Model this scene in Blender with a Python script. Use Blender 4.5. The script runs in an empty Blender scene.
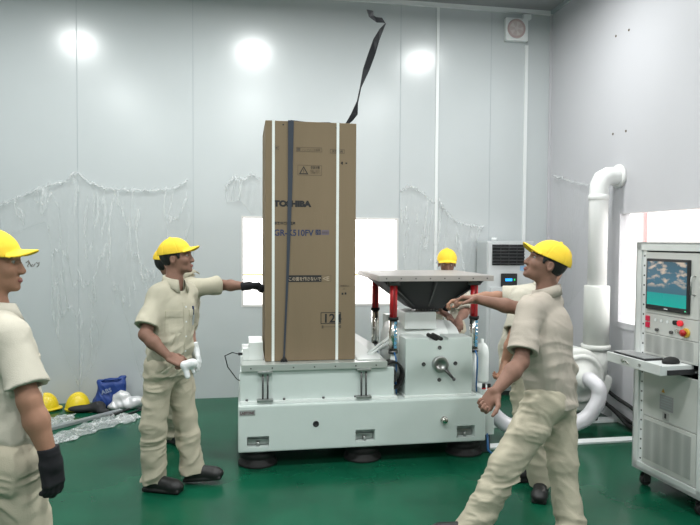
import bpy, bmesh, math, random
import numpy as np
from mathutils import Vector, Matrix
from mathutils.bvhtree import BVHTree

S = bpy.context.scene
COL = S.collection
R = math.radians

# ------------------------------------------------------------------ camera
cd = bpy.data.cameras.new('camera'); cam = bpy.data.objects.new('camera', cd); COL.objects.link(cam)
cd.sensor_width = 36; cd.lens = 620 / 700 * 36; cd.clip_start = .05
cam.location = (0, 0, 1.72)
cam.rotation_euler = (Matrix.Rotation(R(-9.7), 4, 'Z') @ Matrix.Rotation(R(88), 4, 'X') @ Matrix.Rotation(R(0.35), 4, 'Z')).to_euler()
S.camera = cam

# ------------------------------------------------------------------ world, light, exposure
S.view_settings.view_transform = 'Standard'; S.view_settings.look = 'None'
S.view_settings.gamma = 1; S.view_settings.use_curve_mapping = False
S.view_settings.exposure = -0.72
w = bpy.data.worlds.new('sky'); S.world = w; w.use_nodes = True
w.node_tree.nodes['Background'].inputs[0].default_value = (1.0, .985, .97, 1)
w.node_tree.nodes['Background'].inputs[1].default_value = 9.0
LAMPS = [(-2.1, 5.15, 95), (.12, 5.2, 95), (2.43, 5.2, 80), (-2.1, 2.25, 95), (.12, 2.25, 95), (2.43, 2.25, 90), (-2.1, -.7, 95), (.12, -.7, 95), (2.43, -.7, 95)]
ROOM_X0, ROOM_X1, ROOM_Y0, ROOM_Y1, CEIL = -4.6, 3.55, -3.2, 6.85, 4.41

def area(name, loc, size, power, rot=(0, 0, 0), color=(1, 1, 1), shape='RECTANGLE', size_y=None):
    l = bpy.data.lights.new(name, 'AREA'); l.shape = shape; l.size = size
    if size_y: l.size_y = size_y
    l.energy = power; l.color = color
    o = bpy.data.objects.new(name, l); COL.objects.link(o); o.location = loc; o.rotation_euler = rot
    return o
for i, (x, y, p) in enumerate(LAMPS):
    area('lamp_light', (x, y, CEIL - .145), .36, p, color=(.97, 1, .985), shape='DISK')

# ------------------------------------------------------------------ materials
MATS = {}
def mat(name, color, rough=.5, metal=0, spec=.5, bump=0, bscale=20, var=0, vscale=5, emis=None, estr=0, trans=0, coat=0, stretch=None, alpha=None, sheen=0):
    if name in MATS: return MATS[name]
    m = bpy.data.materials.new(name); m.use_nodes = True; n = m.node_tree.nodes; l = m.node_tree.links
    b = n['Principled BSDF']
    c = tuple(color) + (1,)
    b.inputs['Base Color'].default_value = c; b.inputs['Roughness'].default_value = rough
    b.inputs['Metallic'].default_value = metal; b.inputs['Specular IOR Level'].default_value = spec
    b.inputs['Transmission Weight'].default_value = trans; b.inputs['Coat Weight'].default_value = coat
    if sheen: b.inputs['Sheen Weight'].default_value = sheen
    if alpha is not None: b.inputs['Alpha'].default_value = alpha
    if emis: b.inputs['Emission Color'].default_value = tuple(emis) + (1,); b.inputs['Emission Strength'].default_value = estr
    if bump or var:
        tc = n.new('ShaderNodeTexCoord'); mp = n.new('ShaderNodeMapping'); l.new(tc.outputs['Object'], mp.inputs[0])
        if stretch: mp.inputs['Scale'].default_value = stretch
        if bump:
            t = n.new('ShaderNodeTexNoise'); t.inputs['Scale'].default_value = bscale; t.inputs['Detail'].default_value = 4
            l.new(mp.outputs[0], t.inputs['Vector'])
            bp = n.new('ShaderNodeBump'); bp.inputs['Strength'].default_value = bump; bp.inputs['Distance'].default_value = .01
            l.new(t.outputs[0], bp.inputs['Height']); l.new(bp.outputs[0], b.inputs['Normal'])
        if var:
            t = n.new('ShaderNodeTexNoise'); t.inputs['Scale'].default_value = vscale; t.inputs['Detail'].default_value = 5
            l.new(mp.outputs[0], t.inputs['Vector'])
            r = n.new('ShaderNodeMapRange'); r.inputs[1].default_value = .3; r.inputs[2].default_value = .7
            r.inputs[3].default_value = 1 - var; r.inputs[4].default_value = 1 + var
            l.new(t.outputs[0], r.inputs[0])
            mx = n.new('ShaderNodeMix'); mx.data_type = 'RGBA'; mx.blend_type = 'MULTIPLY'; mx.inputs[0].default_value = 1
            mx.inputs[6].default_value = c; l.new(r.outputs[0], mx.inputs[7]); l.new(mx.outputs[2], b.inputs['Base Color'])
    MATS[name] = m
    return m

M_WALL = mat('wall_panel', (.53, .56, .57), .24, spec=.55, bump=.03, bscale=3, var=.015, vscale=1.2)
M_WALLR = mat('wall_panel_right', (.53, .525, .55), .34, spec=.5, bump=.03, bscale=3, var=.015, vscale=1.2)
M_CEIL = mat('ceiling_panel', (.30, .31, .32), .6)
M_FLOOR = mat('floor_epoxy', (.005, .082, .042), .22, spec=.22, bump=.12, bscale=1.6, var=.16, vscale=2.2)
M_TRIMW = mat('trim_white', (.78, .80, .80), .4)
M_SEAM = mat('seam_gray', (.38, .42, .44), .5)
M_CARD = mat('cardboard', (.235, .178, .115), .8, spec=.2, bump=.15, bscale=60, var=.06, vscale=3, stretch=(1, 1, .12))
M_CARDS = mat('cardboard_side', (.30, .225, .155), .8, spec=.2, var=.05)
M_INK = mat('ink_black', (.02, .02, .022), .7)
M_INKG = mat('ink_gray', (.11, .085, .06), .8)
M_INKB = mat('ink_blue', (.02, .035, .10), .7)
M_INKV = mat('ink_violet', (.16, .13, .17), .7)
M_INKC = mat('ink_cream', (.42, .34, .25), .8)
M_STRAPW = mat('strap_white', (.85, .88, .85), .4)
M_STRAPB = mat('strap_navy', (.045, .055, .075), .8, bump=.3, bscale=200)
M_STRAPK = mat('strap_black', (.012, .013, .017), .75)
M_MACH = mat('machine_paint', (.64, .71, .685), .42, spec=.4, bump=.05, bscale=30, var=.02)
M_MACHW = mat('machine_white', (.74, .78, .76), .4)
M_STEEL = mat('steel_brushed', (.42, .43, .42), .35, metal=.9, var=.08, vscale=30)
M_STEELD = mat('steel_dark', (.12, .12, .12), .4, metal=.7)
M_MAG = mat('plate_grey', (.42, .39, .37), .5, metal=.25, var=.05, vscale=12)
M_UNDER = mat('expander_dark', (.022, .022, .023), .55)
M_RUB = mat('rubber_black', (.012, .012, .012), .75)
M_RED = mat('red_gloss', (.50, .012, .018), .35)
M_CHROME = mat('chrome', (.72, .70, .66), .22, metal=1)
M_LBLUE = mat('label_blue', (.12, .33, .50), .5)
M_BLUEHOSE = mat('hose_blue', (.04, .16, .40), .4)
M_PVC = mat('pvc_white', (.80, .80, .79), .35)
M_PVCC = mat('pvc_cream', (.62, .63, .60), .45)
M_FAB = mat('uniform_khaki', (.51, .475, .375), .85, spec=.15, bump=.25, bscale=260, var=.05, vscale=9)
M_FABL = mat('uniform_khaki_light', (.54, .505, .425), .85, spec=.15, bump=.25, bscale=260, var=.05, vscale=9)
M_FABP = mat('uniform_khaki_pink', (.47, .415, .355), .85, spec=.15, bump=.25, bscale=260, var=.05, vscale=9)
M_TRO = mat('trouser_khaki', (.49, .445, .345), .88, spec=.12, bump=.25, bscale=240, var=.05, vscale=8)
M_SKIN = mat('skin', (.36, .19, .125), .55, spec=.3, var=.08, vscale=25, bump=.05, bscale=120)
M_SKIND = mat('skin_tanned', (.25, .135, .098), .55, spec=.3, var=.1, vscale=25, bump=.05, bscale=120)
M_LIP = mat('lip', (.28, .09, .08), .5)
M_HAIR = mat('hair_black', (.008, .007, .007), .5, bump=.6, bscale=180, stretch=(1, 1, .2))
M_CAP = mat('cap_yellow', (.88, .60, .05), .7, spec=.2, bump=.2, bscale=180, var=.05)
M_CAPD = mat('cap_button', (.12, .08, .02), .7)
M_SHOE = mat('shoe_black', (.012, .012, .012), .5)
M_GLOVEK = mat('glove_black', (.008, .008, .011), .9)
M_GLOVEW = mat('glove_white', (.78, .79, .80), .85, bump=.4, bscale=200)
M_EYE = mat('eye_white', (.36, .33, .31), .3)
M_HELM = mat('helmet_yellow', (.80, .60, .02), .3)
M_BAG = mat('bag_blue', (.012, .045, .22), .55)
M_BLACKP = mat('plastic_black', (.02, .02, .022), .45)
M_RACK = mat('rack_paint', (.64, .66, .65), .45, spec=.35)
M_RACKI = mat('rack_panel', (.58, .585, .56), .5)
M_ACB = mat('ac_silver', (.55, .57, .58), .35, metal=.15)

# ------------------------------------------------------------------ object helpers
def add(name, me, m=None, parent=None, smooth=None):
    o = bpy.data.objects.new(name, me); COL.objects.link(o)
    if m:
        ms = m if isinstance(m, (list, tuple)) else [m]
        for q in ms: me.materials.append(q)
    if parent:
        o.parent = parent
        if getattr(parent, 'type', '') == 'EMPTY' or True:
            o.matrix_parent_inverse = Matrix.Identity(4)
            # meshes are written in world coordinates: keep them local to their thing
            off = root_off(parent)
            me.transform(Matrix.Translation(-off))
    if smooth is not None:
        for p in me.polygons: p.use_smooth = smooth
    return o
def root_off(o):
    v = Vector((0, 0, 0))
    while o: v = v + Vector(o.location); o = o.parent
    return v
def tag(o, label=None, cat=None, group=None, kind=None):
    if label: o['label'] = label
    if cat: o['category'] = cat
    if group: o['group'] = group
    if kind: o['kind'] = kind
    return o
def thing(name, label, cat, loc, group=None):
    o = bpy.data.objects.new(name, None); COL.objects.link(o); o.location = loc
    o.empty_display_size = .1
    return tag(o, label, cat, group)

class MB:
    def __init__(s): s.b = bmesh.new()
    def box(s, x0, x1, y0, y1, z0, z1, bev=0, mi=0, rot=None, piv=None):
        r = bmesh.ops.create_cube(s.b, size=1)
        M = Matrix.Translation(((x0+x1)/2, (y0+y1)/2, (z0+z1)/2)) @ Matrix.Diagonal((x1-x0, y1-y0, z1-z0, 1))
        if rot is not None:
            p = Vector(piv if piv is not None else ((x0+x1)/2, (y0+y1)/2, (z0+z1)/2))
            M = Matrix.Translation(p) @ rot @ Matrix.Translation(-p) @ M
        bmesh.ops.transform(s.b, matrix=M, verts=r['verts'])
        fs = {f for v in r['verts'] for f in v.link_faces}
        if bev:
            es = {e for v in r['verts'] for e in v.link_edges}
            q = bmesh.ops.bevel(s.b, geom=list(es), offset=bev, segments=2, affect='EDGES', profile=.6)
            fs |= set(q['faces'])
        for f in fs:
            if f.is_valid: f.material_index = mi
        return s
    def cyl(s, a, b, r0, r1=None, n=24, mi=0, cap=True, smooth=True):
        a = Vector(a); b = Vector(b); r1 = r0 if r1 is None else r1; d = b - a
        q = d.to_track_quat('Z', 'Y').to_matrix().to_4x4()
        r = bmesh.ops.create_cone(s.b, cap_ends=cap, cap_tris=False, segments=n, radius1=r0, radius2=r1, depth=d.length)
        bmesh.ops.transform(s.b, matrix=Matrix.Translation((a + b) / 2) @ q, verts=r['verts'])
        for f in {f for v in r['verts'] for f in v.link_faces}:
            f.material_index = mi
            f.smooth = smooth and len(f.verts) == 4
        return s
    def sphere(s, c, r, n=20, mi=0, rot=None):
        if not hasattr(r, '__len__'): r = (r, r, r)
        q = bmesh.ops.create_uvsphere(s.b, u_segments=n, v_segments=n // 2, radius=1)
        M = Matrix.Translation(c) @ (rot if rot is not None else Matrix.Identity(4)) @ Matrix.Diagonal((*r, 1))
        bmesh.ops.transform(s.b, matrix=M, verts=q['verts'])
        for f in {f for v in q['verts'] for f in v.link_faces}: f.smooth = True; f.material_index = mi
        return s
    def tube(s, pts, r, n=12, mi=0, closed=False):
        pts = [Vector(p) for p in pts]; N = len(pts)
        rs = r if hasattr(r, '__len__') else [r] * N
        rings = []; up = None
        for i in range(N):
            t = (pts[(i + 1) % N] - pts[i - 1]) if closed else (pts[min(i + 1, N - 1)] - pts[max(i - 1, 0)])
            t.normalize()
            if up is None: up = Vector((0, 0, 1)) if abs(t.z) < .9 else Vector((1, 0, 0))
            u = (up - t * up.dot(t)).normalized(); up = u; v = t.cross(u)
            rings.append([s.b.verts.new(pts[i] + (u * math.cos(2*math.pi*k/n) + v * math.sin(2*math.pi*k/n)) * rs[i]) for k in range(n)])
        for i in range(N if closed else N - 1):
            A = rings[i]; B = rings[(i + 1) % N]
            for k in range(n):
                f = s.b.faces.new((A[k], A[(k + 1) % n], B[(k + 1) % n], B[k])); f.smooth = True; f.material_index = mi
        if not closed:
            f = s.b.faces.new(rings[0][::-1]); f.material_index = mi
            f = s.b.faces.new(rings[-1]); f.material_index = mi
        return s
    def ribbon(s, pts, side, wid, th=.002, mi=0):
        """flat strap: pts centre line, side vectors, widths"""
        pts = [Vector(p) for p in pts]; N = len(pts); rows = []
        for i in range(N):
            t = (pts[min(i + 1, N - 1)] - pts[max(i - 1, 0)]).normalized()
            sd = Vector(side[i] if hasattr(side[0], '__len__') else side).normalized(); nn = t.cross(sd).normalized() * th / 2
            ww = (wid[i] if hasattr(wid, '__len__') else wid) / 2
            rows.append([s.b.verts.new(pts[i] + sd * ww * a + nn * b) for a, b in ((-1, -1), (1, -1), (1, 1), (-1, 1))])
        for i in range(N - 1):
            for k in range(4):
                f = s.b.faces.new((rows[i][k], rows[i][(k+1) % 4], rows[i+1][(k+1) % 4], rows[i+1][k])); f.material_index = mi; f.smooth = False
        s.b.faces.new(rows[0][::-1]); s.b.faces.new(rows[-1])
        return s
    def lathe(s, c, axis, prof, n=32, mi=0):
        c = Vector(c); q = Vector(axis).to_track_quat('Z', 'Y'); rings = []
        for r, h in prof:
            rings.append([s.b.verts.new(c + q @ Vector((r*math.cos(2*math.pi*k/n), r*math.sin(2*math.pi*k/n), h))) for k in range(n)])
        for A, B in zip(rings, rings[1:]):
            for k in range(n):
                f = s.b.faces.new((A[k], A[(k+1) % n], B[(k+1) % n], B[k])); f.smooth = True; f.material_index = mi
        for ring in (rings[0][::-1], rings[-1]):
            try: f = s.b.faces.new(ring); f.material_index = mi
            except ValueError: pass
        return s
    def poly(s, pts, vec, mi=0):
        """polygon extruded by a vector"""
        vec = Vector(vec); a = [s.b.verts.new(p) for p in pts]; b = [s.b.verts.new(Vector(p) + vec) for p in pts]; n = len(pts)
        fs = [s.b.faces.new(a), s.b.faces.new(b[::-1])] + [s.b.faces.new((a[i], b[i], b[(i+1) % n], a[(i+1) % n])) for i in range(n)]
        for f in fs: f.material_index = mi
        return s
    def mesh(s, name='m', M=None):
        bmesh.ops.recalc_face_normals(s.b, faces=s.b.faces[:])
        me = bpy.data.meshes.new(name)
        if M is not None: bmesh.ops.transform(s.b, matrix=M, verts=s.b.verts[:])
        s.b.to_mesh(me); s.b.free(); return me
    def build(s, name, m, parent=None, M=None):
        return add(name, s.mesh(name, M), m, parent)

def text_mesh(body, size, bold=0, sx=1, align='LEFT', depth=.0006):
    c = bpy.data.curves.new('t', 'FONT'); c.body = body; c.size = size; c.offset = bold; c.extrude = depth; c.align_x = align; c.resolution_u = 3
    o = bpy.data.objects.new('t', c); COL.objects.link(o)
    bpy.context.view_layer.update()
    me = bpy.data.meshes.new_from_object(o.evaluated_get(bpy.context.evaluated_depsgraph_get()))
    bpy.data.objects.remove(o); bpy.data.curves.remove(c)
    me.transform(Matrix.Diagonal((sx, 1, 1, 1)))
    return me
def text(name, body, size, M, m, parent, bold=0, sx=1, align='LEFT', width=None):
    me = text_mesh(body, size, bold, sx, align)
    if width and len(me.vertices):
        xs = [v.co.x for v in me.vertices]; me.transform(Matrix.Diagonal((width / (max(xs) - min(xs)), 1, 1, 1)))
    me.materials.clear(); me.transform(M)
    return add(name, me, m, parent)

# ------------------------------------------------------------------ signed-distance modelling
def V3(*a): return np.array(a, dtype=np.float32)
def nrm(v): v = np.asarray(v, float); return v / np.linalg.norm(v)
class SDF:
    def __init__(s, lo, hi, h):
        s.h = h; s.lo = np.array(lo, float); s.n = np.maximum(4, np.ceil((np.array(hi) - s.lo) / h).astype(int) + 1)
        s.D = np.full(s.n, 1.0, np.float32)
    def sl(s, lo, hi):
        a = np.clip(np.floor((np.array(lo) - s.lo) / s.h).astype(int), 0, s.n); b = np.clip(np.ceil((np.array(hi) - s.lo) / s.h).astype(int) + 1, 0, s.n)
        if (b <= a).any(): return None, None
        ax = [(s.lo[i] + s.h * np.arange(a[i], b[i])).astype(np.float32) for i in range(3)]
        return tuple(slice(a[i], b[i]) for i in range(3)), (ax[0][:, None, None], ax[1][None, :, None], ax[2][None, None, :])
    def op(s, fn, lo, hi, k, sub=False, inter=False):
        sl, P = s.sl(lo, hi)
        if sl is None: return s
        d = fn(P).astype(np.float32); D = s.D[sl]
        if sub:
            hh = np.maximum(k - np.abs(D + d), 0) / k; s.D[sl] = np.maximum(D, -d) + hh * hh * k / 4
        else:
            hh = np.maximum(k - np.abs(D - d), 0) / k; s.D[sl] = np.minimum(D, d) - hh * hh * k / 4
        return s
    def cone(s, a, b, ra, rb, k=.02, flat=None, f=1, sub=False, cut=(False, False)):
        a = np.array(a, float); b = np.array(b, float); m = max(ra, rb) + .05 + k; ab = b - a; L2 = max(ab @ ab, 1e-9); L = L2 ** .5
        fl = None if flat is None else nrm(flat)
        def fn(P):
            x, y, z = P[0] - a[0], P[1] - a[1], P[2] - a[2]
            t0 = (x * ab[0] + y * ab[1] + z * ab[2]) / L2; t = np.clip(t0, 0, 1)
            x, y, z = x - t * ab[0], y - t * ab[1], z - t * ab[2]
            if fl is not None:
                q = (x * fl[0] + y * fl[1] + z * fl[2]) * (1 / f - 1); x, y, z = x + q * fl[0], y + q * fl[1], z + q * fl[2]
            d = np.sqrt(x * x + y * y + z * z) - (ra + (rb - ra) * t)
            if fl is not None: d = d * (.5 + .5 * f)
            if cut[0]: d = np.maximum(d, -t0 * L)
            if cut[1]: d = np.maximum(d, (t0 - 1) * L)
            return d
        return s.op(fn, np.minimum(a, b) - m, np.maximum(a, b) + m, k, sub)
    def ell(s, c, r, M=None, k=.015, sub=False):
        c = np.array(c, float); r = np.array(r, float); Q = np.eye(3) if M is None else np.array(M, float)
        m = r.max() + .04 + k
        def fn(P):
            x, y, z = P[0] - c[0], P[1] - c[1], P[2] - c[2]
            u = [x * Q[0, i] + y * Q[1, i] + z * Q[2, i] for i in range(3)]
            k0 = np.sqrt(sum((u[i] / r[i]) ** 2 for i in range(3))); k1 = np.sqrt(sum((u[i] / r[i] ** 2) ** 2 for i in range(3))) + 1e-6
            return k0 * (k0 - 1) / k1
        return s.op(fn, c - m, c + m, k, sub)
    def box(s, c, r, M=None, rnd=.005, k=.01, sub=False):
        c = np.array(c, float); r = np.array(r, float) - rnd; Q = np.eye(3) if M is None else np.array(M, float); m = np.linalg.norm(r) + .04 + k
        def fn(P):
            x, y, z = P[0] - c[0], P[1] - c[1], P[2] - c[2]
            q = [np.abs(x * Q[0, i] + y * Q[1, i] + z * Q[2, i]) - r[i] for i in range(3)]
            return np.sqrt(sum(np.maximum(v, 0) ** 2 for v in q)) + np.minimum(np.maximum(np.maximum(q[0], q[1]), q[2]), 0) - rnd
        return s.op(fn, c - m, c + m, k, sub)
    def cutplane(s, p, n):
        """remove everything on the side the normal points to"""
        n = nrm(n); p = np.array(p, float)
        sl, P = s.sl(s.lo, s.lo + s.n * s.h)
        s.D[sl] = np.maximum(s.D[sl], ((P[0] - p[0]) * n[0] + (P[1] - p[1]) * n[1] + (P[2] - p[2]) * n[2]).astype(np.float32)); return s
    def wrinkle(s, fn, band=.03):
        idx = np.nonzero(np.abs(s.D) < band)
        P = [s.lo[i] + s.h * idx[i] for i in range(3)]
        s.D[idx] += fn(*P).astype(np.float32); return s
    def mesh(s, name='sdf'):
        D = s.D; h = s.h; D[0] = D[-1] = 1; D[:, 0] = D[:, -1] = 1; D[:, :, 0] = D[:, :, -1] = 1
        neg = D < 0; n = np.array(D.shape) - 1
        cs = [(i, j, k) for i in (0, 1) for j in (0, 1) for k in (0, 1)]
        def sub(A, c): return A[c[0]:c[0] + n[0], c[1]:c[1] + n[1], c[2]:c[2] + n[2]]
        cnt = np.zeros(n, np.int8)
        for c in cs: cnt += sub(neg, c)
        act = np.nonzero((cnt > 0) & (cnt < 8)); N = len(act[0])
        vid = np.full(n, -1, np.int32); vid[act] = np.arange(N)
        pos = np.zeros((N, 3)); w = np.zeros(N)
        for c in cs:
            for ax in range(3):
                if c[ax] == 0:
                    e = list(c); e[ax] = 1
                    d0 = D[act[0] + c[0], act[1] + c[1], act[2] + c[2]]; d1 = D[act[0] + e[0], act[1] + e[1], act[2] + e[2]]
                    cr = (d0 < 0) != (d1 < 0); t = np.where(cr, d0 / np.where(cr, d0 - d1, 1), 0)
                    p = np.array(c, float)[None].repeat(N, 0); p[:, ax] = t
                    pos += p * cr[:, None]; w += cr
        pos = pos / w[:, None] + np.stack(act, 1)
        V = s.lo + pos * h
        quads = []
        for ax in range(3):
            a, b = (ax + 1) % 3, (ax + 2) % 3
            sl0 = [slice(1, n[i]) for i in range(3)]; sl0[ax] = slice(0, n[ax]); sl1 = list(sl0); sl1[ax] = slice(1, n[ax] + 1)
            A = neg[tuple(sl0)]; B = neg[tuple(sl1)]
            for sign, msk in ((0, A & ~B), (1, ~A & B)):
                I = np.array(np.nonzero(msk)).T + np.array([0 if i == ax else 1 for i in range(3)])
                def g(da, db):
                    J = I.copy(); J[:, a] += da; J[:, b] += db; return vid[J[:, 0], J[:, 1], J[:, 2]]
                q = np.stack([g(-1, -1), g(0, -1), g(0, 0), g(-1, 0)], 1)
                quads.append(q if sign == 0 else q[:, ::-1])
        Q = np.concatenate(quads)
        Q = Q[(Q >= 0).all(1)]
        me = bpy.data.meshes.new(name); me.vertices.add(N); me.vertices.foreach_set('co', V.astype(np.float32).ravel())
        me.loops.add(len(Q) * 4); me.loops.foreach_set('vertex_index', Q.astype(np.int32).ravel())
        me.polygons.add(len(Q)); me.polygons.foreach_set('loop_start', (np.arange(len(Q)) * 4).astype(np.int32))
        me.update(calc_edges=True)
        me.polygons.foreach_set('use_smooth', np.ones(len(Q), bool)); me.update()
        return me
# joints of each figure, in metres
FIG = {
  'M2': {'pel': [-0.513, 4.42, 0.87], 'che': [-0.492, 4.42, 1.17], 'nb': [-0.477, 4.42, 1.43], 'hd': [-0.457, 4.42, 1.601], 'hf': [0.96, -0.16, 0.12], 'cf': [0.95, -0.14, 0.26], 'shR': [-0.584, 4.32, 1.375], 'shL': [-0.382, 4.56, 1.37], 'elR': [-0.638, 4.2, 1.1], 'elL': [-0.421, 4.68, 1.09], 'wrR': [-0.488, 4.15, 0.964], 'wrL': [-0.35, 4.5, 0.946], 'hipR': [-0.556, 4.34, 0.86], 'hipL': [-0.468, 4.5, 0.86], 'knR': [-0.603, 4.33, 0.46], 'knL': [-0.405, 4.48, 0.47], 'anR': [-0.615, 4.36, 0.09], 'anL': [-0.363, 4.46, 0.105], 'toR': [0.93, -0.36, 0], 'toL': [0.97, -0.2, 0.08]},
  'M3': {'pel': [-0.542, 5.15, 0.87], 'che': [-0.499, 5.12, 1.16], 'nb': [-0.471, 5.08, 1.43], 'hd': [-0.579, 5.08, 1.536], 'hf': [0.97, -0.1, 0.1], 'shR': [-0.346, 4.95, 1.37], 'shL': [-0.532, 5.22, 1.38], 'elR': [-0.176, 5.12, 1.356], 'elL': [-0.552, 5.25, 1.08], 'wrR': [0.023, 4.99, 1.356], 'wrL': [-0.527, 5.15, 0.87], 'hipR': [-0.502, 5.06, 0.86], 'hipL': [-0.583, 5.23, 0.86], 'knR': [-0.567, 5.22, 0.47], 'knL': [-0.638, 5.35, 0.47], 'anR': [-0.615, 5.42, 0.085], 'anL': [-0.691, 5.5, 0.085], 'toR': [0.7, -0.7, 0], 'toL': [0.8, -0.6, 0]},
  'M1': {'pel': [-0.939, 2.65, 0.87], 'che': [-0.943, 2.65, 1.17], 'nb': [-0.977, 2.65, 1.435], 'hd': [-0.978, 2.65, 1.624], 'hf': [0.99, 0.12, 0.03], 'cf': [0.99, 0.1, 0.1], 'shR': [-0.856, 2.5, 1.37], 'shL': [-1.11, 2.86, 1.37], 'elR': [-0.787, 2.45, 1.122], 'elL': [-1.189, 2.95, 1.09], 'wrR': [-0.716, 2.45, 0.897], 'wrL': [-1.11, 2.95, 0.87], 'hipR': [-0.886, 2.56, 0.86], 'hipL': [-0.986, 2.74, 0.86], 'knR': [-0.824, 2.6, 0.47], 'knL': [-0.99, 2.78, 0.47], 'anR': [-0.834, 2.62, 0.085], 'anL': [-1.104, 2.8, 0.085], 'toR': [0.97, 0.2, 0], 'toL': [0.97, 0.2, 0]},
  'RM': {'pel': [1.717, 3.26, 0.85], 'che': [1.7, 3.26, 1.14], 'nb': [1.688, 3.26, 1.435], 'hd': [1.674, 3.25, 1.602], 'hf': [-0.86, 0.2, 0.36], 'cf': [-0.84, 0.2, 0.52], 'shL': [1.502, 3.12, 1.375], 'shR': [1.814, 3.44, 1.38], 'elL': [1.435, 3.04, 1.09], 'elR': [1.693, 3.6, 1.304], 'wrL': [1.272, 2.98, 0.956], 'wrR': [1.422, 3.66, 1.363], 'hipL': [1.646, 3.18, 0.84], 'hipR': [1.802, 3.35, 0.84], 'knL': [1.408, 3.16, 0.49], 'knR': [1.799, 3.26, 0.46], 'anL': [1.226, 3.2, 0.15], 'anR': [1.823, 3.18, 0.085], 'toL': [-0.97, 0.15, 0.12], 'toR': [-0.9, 0.3, 0]},
  'SM': {'pel': [1.925, 4.0, 0.87], 'che': [1.912, 4.0, 1.16], 'nb': [2.049, 4.0, 1.4], 'hd': [2.139, 4.05, 1.58], 'hf': [-0.93, 0.1, 0.05], 'shL': [1.833, 3.9, 1.355], 'shR': [2.018, 4.18, 1.36], 'elL': [1.769, 3.86, 1.08], 'elR': [1.812, 4.25, 1.319], 'wrL': [1.717, 3.88, 0.925], 'wrR': [1.572, 4.28, 1.296], 'hipL': [1.851, 3.92, 0.86], 'hipR': [2.006, 4.09, 0.86], 'knL': [1.889, 3.88, 0.47], 'knR': [2.025, 4.07, 0.47], 'anL': [2.01, 3.92, 0.085], 'anR': [2.083, 4.11, 0.085], 'toL': [-0.5, -0.85, 0], 'toR': [-0.9, 0.2, 0]},
  'FM': {'pel': [2.01, 5.95, 0.87], 'che': [1.983, 5.88, 1.15], 'nb': [1.953, 5.8, 1.39], 'hd': [1.925, 5.72, 1.513], 'hf': [-0.25, -0.9, -0.25], 'cf': [-0.25, -0.9, -0.12], 'shR': [1.769, 5.76, 1.34], 'shL': [2.132, 5.84, 1.34], 'elR': [1.691, 5.56, 1.136], 'elL': [2.078, 5.6, 1.061], 'wrR': [1.752, 5.36, 1.083], 'wrL': [1.928, 5.4, 1.003], 'hipR': [1.93, 5.93, 0.86], 'hipL': [2.101, 5.97, 0.86], 'knR': [1.935, 5.93, 0.47], 'knL': [2.116, 5.97, 0.47], 'anR': [1.955, 5.98, 0.085], 'anL': [2.153, 6.0, 0.085], 'toR': [-0.2, -1, 0], 'toL': [0.1, -1, 0]},
}
# ------------------------------------------------------------------ people
def frame(fwd, up=(0, 0, 1)):
    y = nrm(fwd); x = nrm(np.cross(y, up)); z = np.cross(x, y); return np.stack([x, y, z], 1)
def to4(M, c):
    A = Matrix(M.tolist()).to_4x4(); A.translation = Vector([float(v) for v in c]); return A

def vnoise(x, y, z, seed):
    T = np.random.RandomState(seed).rand(32, 32, 32)
    q = []
    for c in (x, y, z):
        f = np.floor(c); t = c - f; q.append((f.astype(int) & 31, (f.astype(int) + 1) & 31, t * t * (3 - 2 * t)))
    (a0, a1, u), (b0, b1, v), (c0, c1, w_) = q
    def L(p, r, t): return p + (r - p) * t
    return L(L(L(T[a0, b0, c0], T[a1, b0, c0], u), L(T[a0, b1, c0], T[a1, b1, c0], u), v), L(L(T[a0, b0, c1], T[a1, b0, c1], u), L(T[a0, b1, c1], T[a1, b1, c1], u), v), w_)
def fabric_folds(seed, amp, freq, main, along):
    """irregular cloth creases: ridged noise stretched along one direction, present only in patches"""
    mn = nrm(main); al = nrm(along); th = np.cross(mn, al); fr = freq / 6.3
    def f(x, y, z):
        a = (x * mn[0] + y * mn[1] + z * mn[2]) * fr + 50; b = (x * al[0] + y * al[1] + z * al[2]) * fr * .30 + 50; c = (x * th[0] + y * th[1] + z * th[2]) * fr * .45 + 50
        a = a + 1.1 * vnoise(a * .35, b * 1.2, c, seed + 1); b = b + .8 * vnoise(a * .3, b, c * .5, seed + 2)
        r1 = 1 - np.abs(2 * vnoise(a * 1.4, b * 1.4, c * 1.4, seed + 3) - 1) * 1.6; r2 = 1 - np.abs(2 * vnoise(a * 2.9, b * 2.6, c * 2.6, seed + 4) - 1) * 1.6
        gate = np.clip(vnoise(a * .5, b * .9, c * .8, seed + 5) * 2.4 - .6, 0, 1)
        return -amp * (r1 * (.35 + .65 * gate) + .4 * r2 * gate - .3)
    return f

def sdf_head(s, c, H, jaw=1.0):
    c = np.array(c, float)
    def P(x, y, z): return c + H @ np.array([x, y, z])
    s.ell(P(0, -.012, .022), (.077, .096, .090), H, k=.01)
    s.ell(P(0, .030, -.030), (.060, .062, .078), H, k=.02)
    s.ell(P(0, .040, -.083), (.044 * jaw, .046, .030), H, k=.025)
    s.ell(P(0, .078, -.101), (.020, .016, .014), H, k=.02)
    for g in (-1, 1):
        s.ell(P(g * .038, .062, -.030), (.022, .022, .022), H, k=.02)
        s.ell(P(g * .032, .096, .004), (.017, .012, .010), H, k=.008, sub=True)
        s.ell(P(g * .078, -.012, -.014), (.010, .019, .032), H, k=.006)
        s.ell(P(g * .086, -.008, -.010), (.006, .010, .018), H, k=.004, sub=True)
        s.ell(P(g * .012, .098, -.040), (.008, .010, .007), H, k=.006)
        s.cone(P(g * .012, .090, .020), P(g * .048, .078, .018), .008, .006, k=.012)
    s.cone(P(0, .088, .008), P(0, .104, -.036), .009, .0135, k=.014)
    s.ell(P(0, .092, -.066), (.022, .010, .006), H, k=.006)
    s.ell(P(0, .089, -.079), (.019, .010, .007), H, k=.006)
    s.ell(P(0, .104, -.0725), (.020, .008, .0022), H, k=.003, sub=True)

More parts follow.
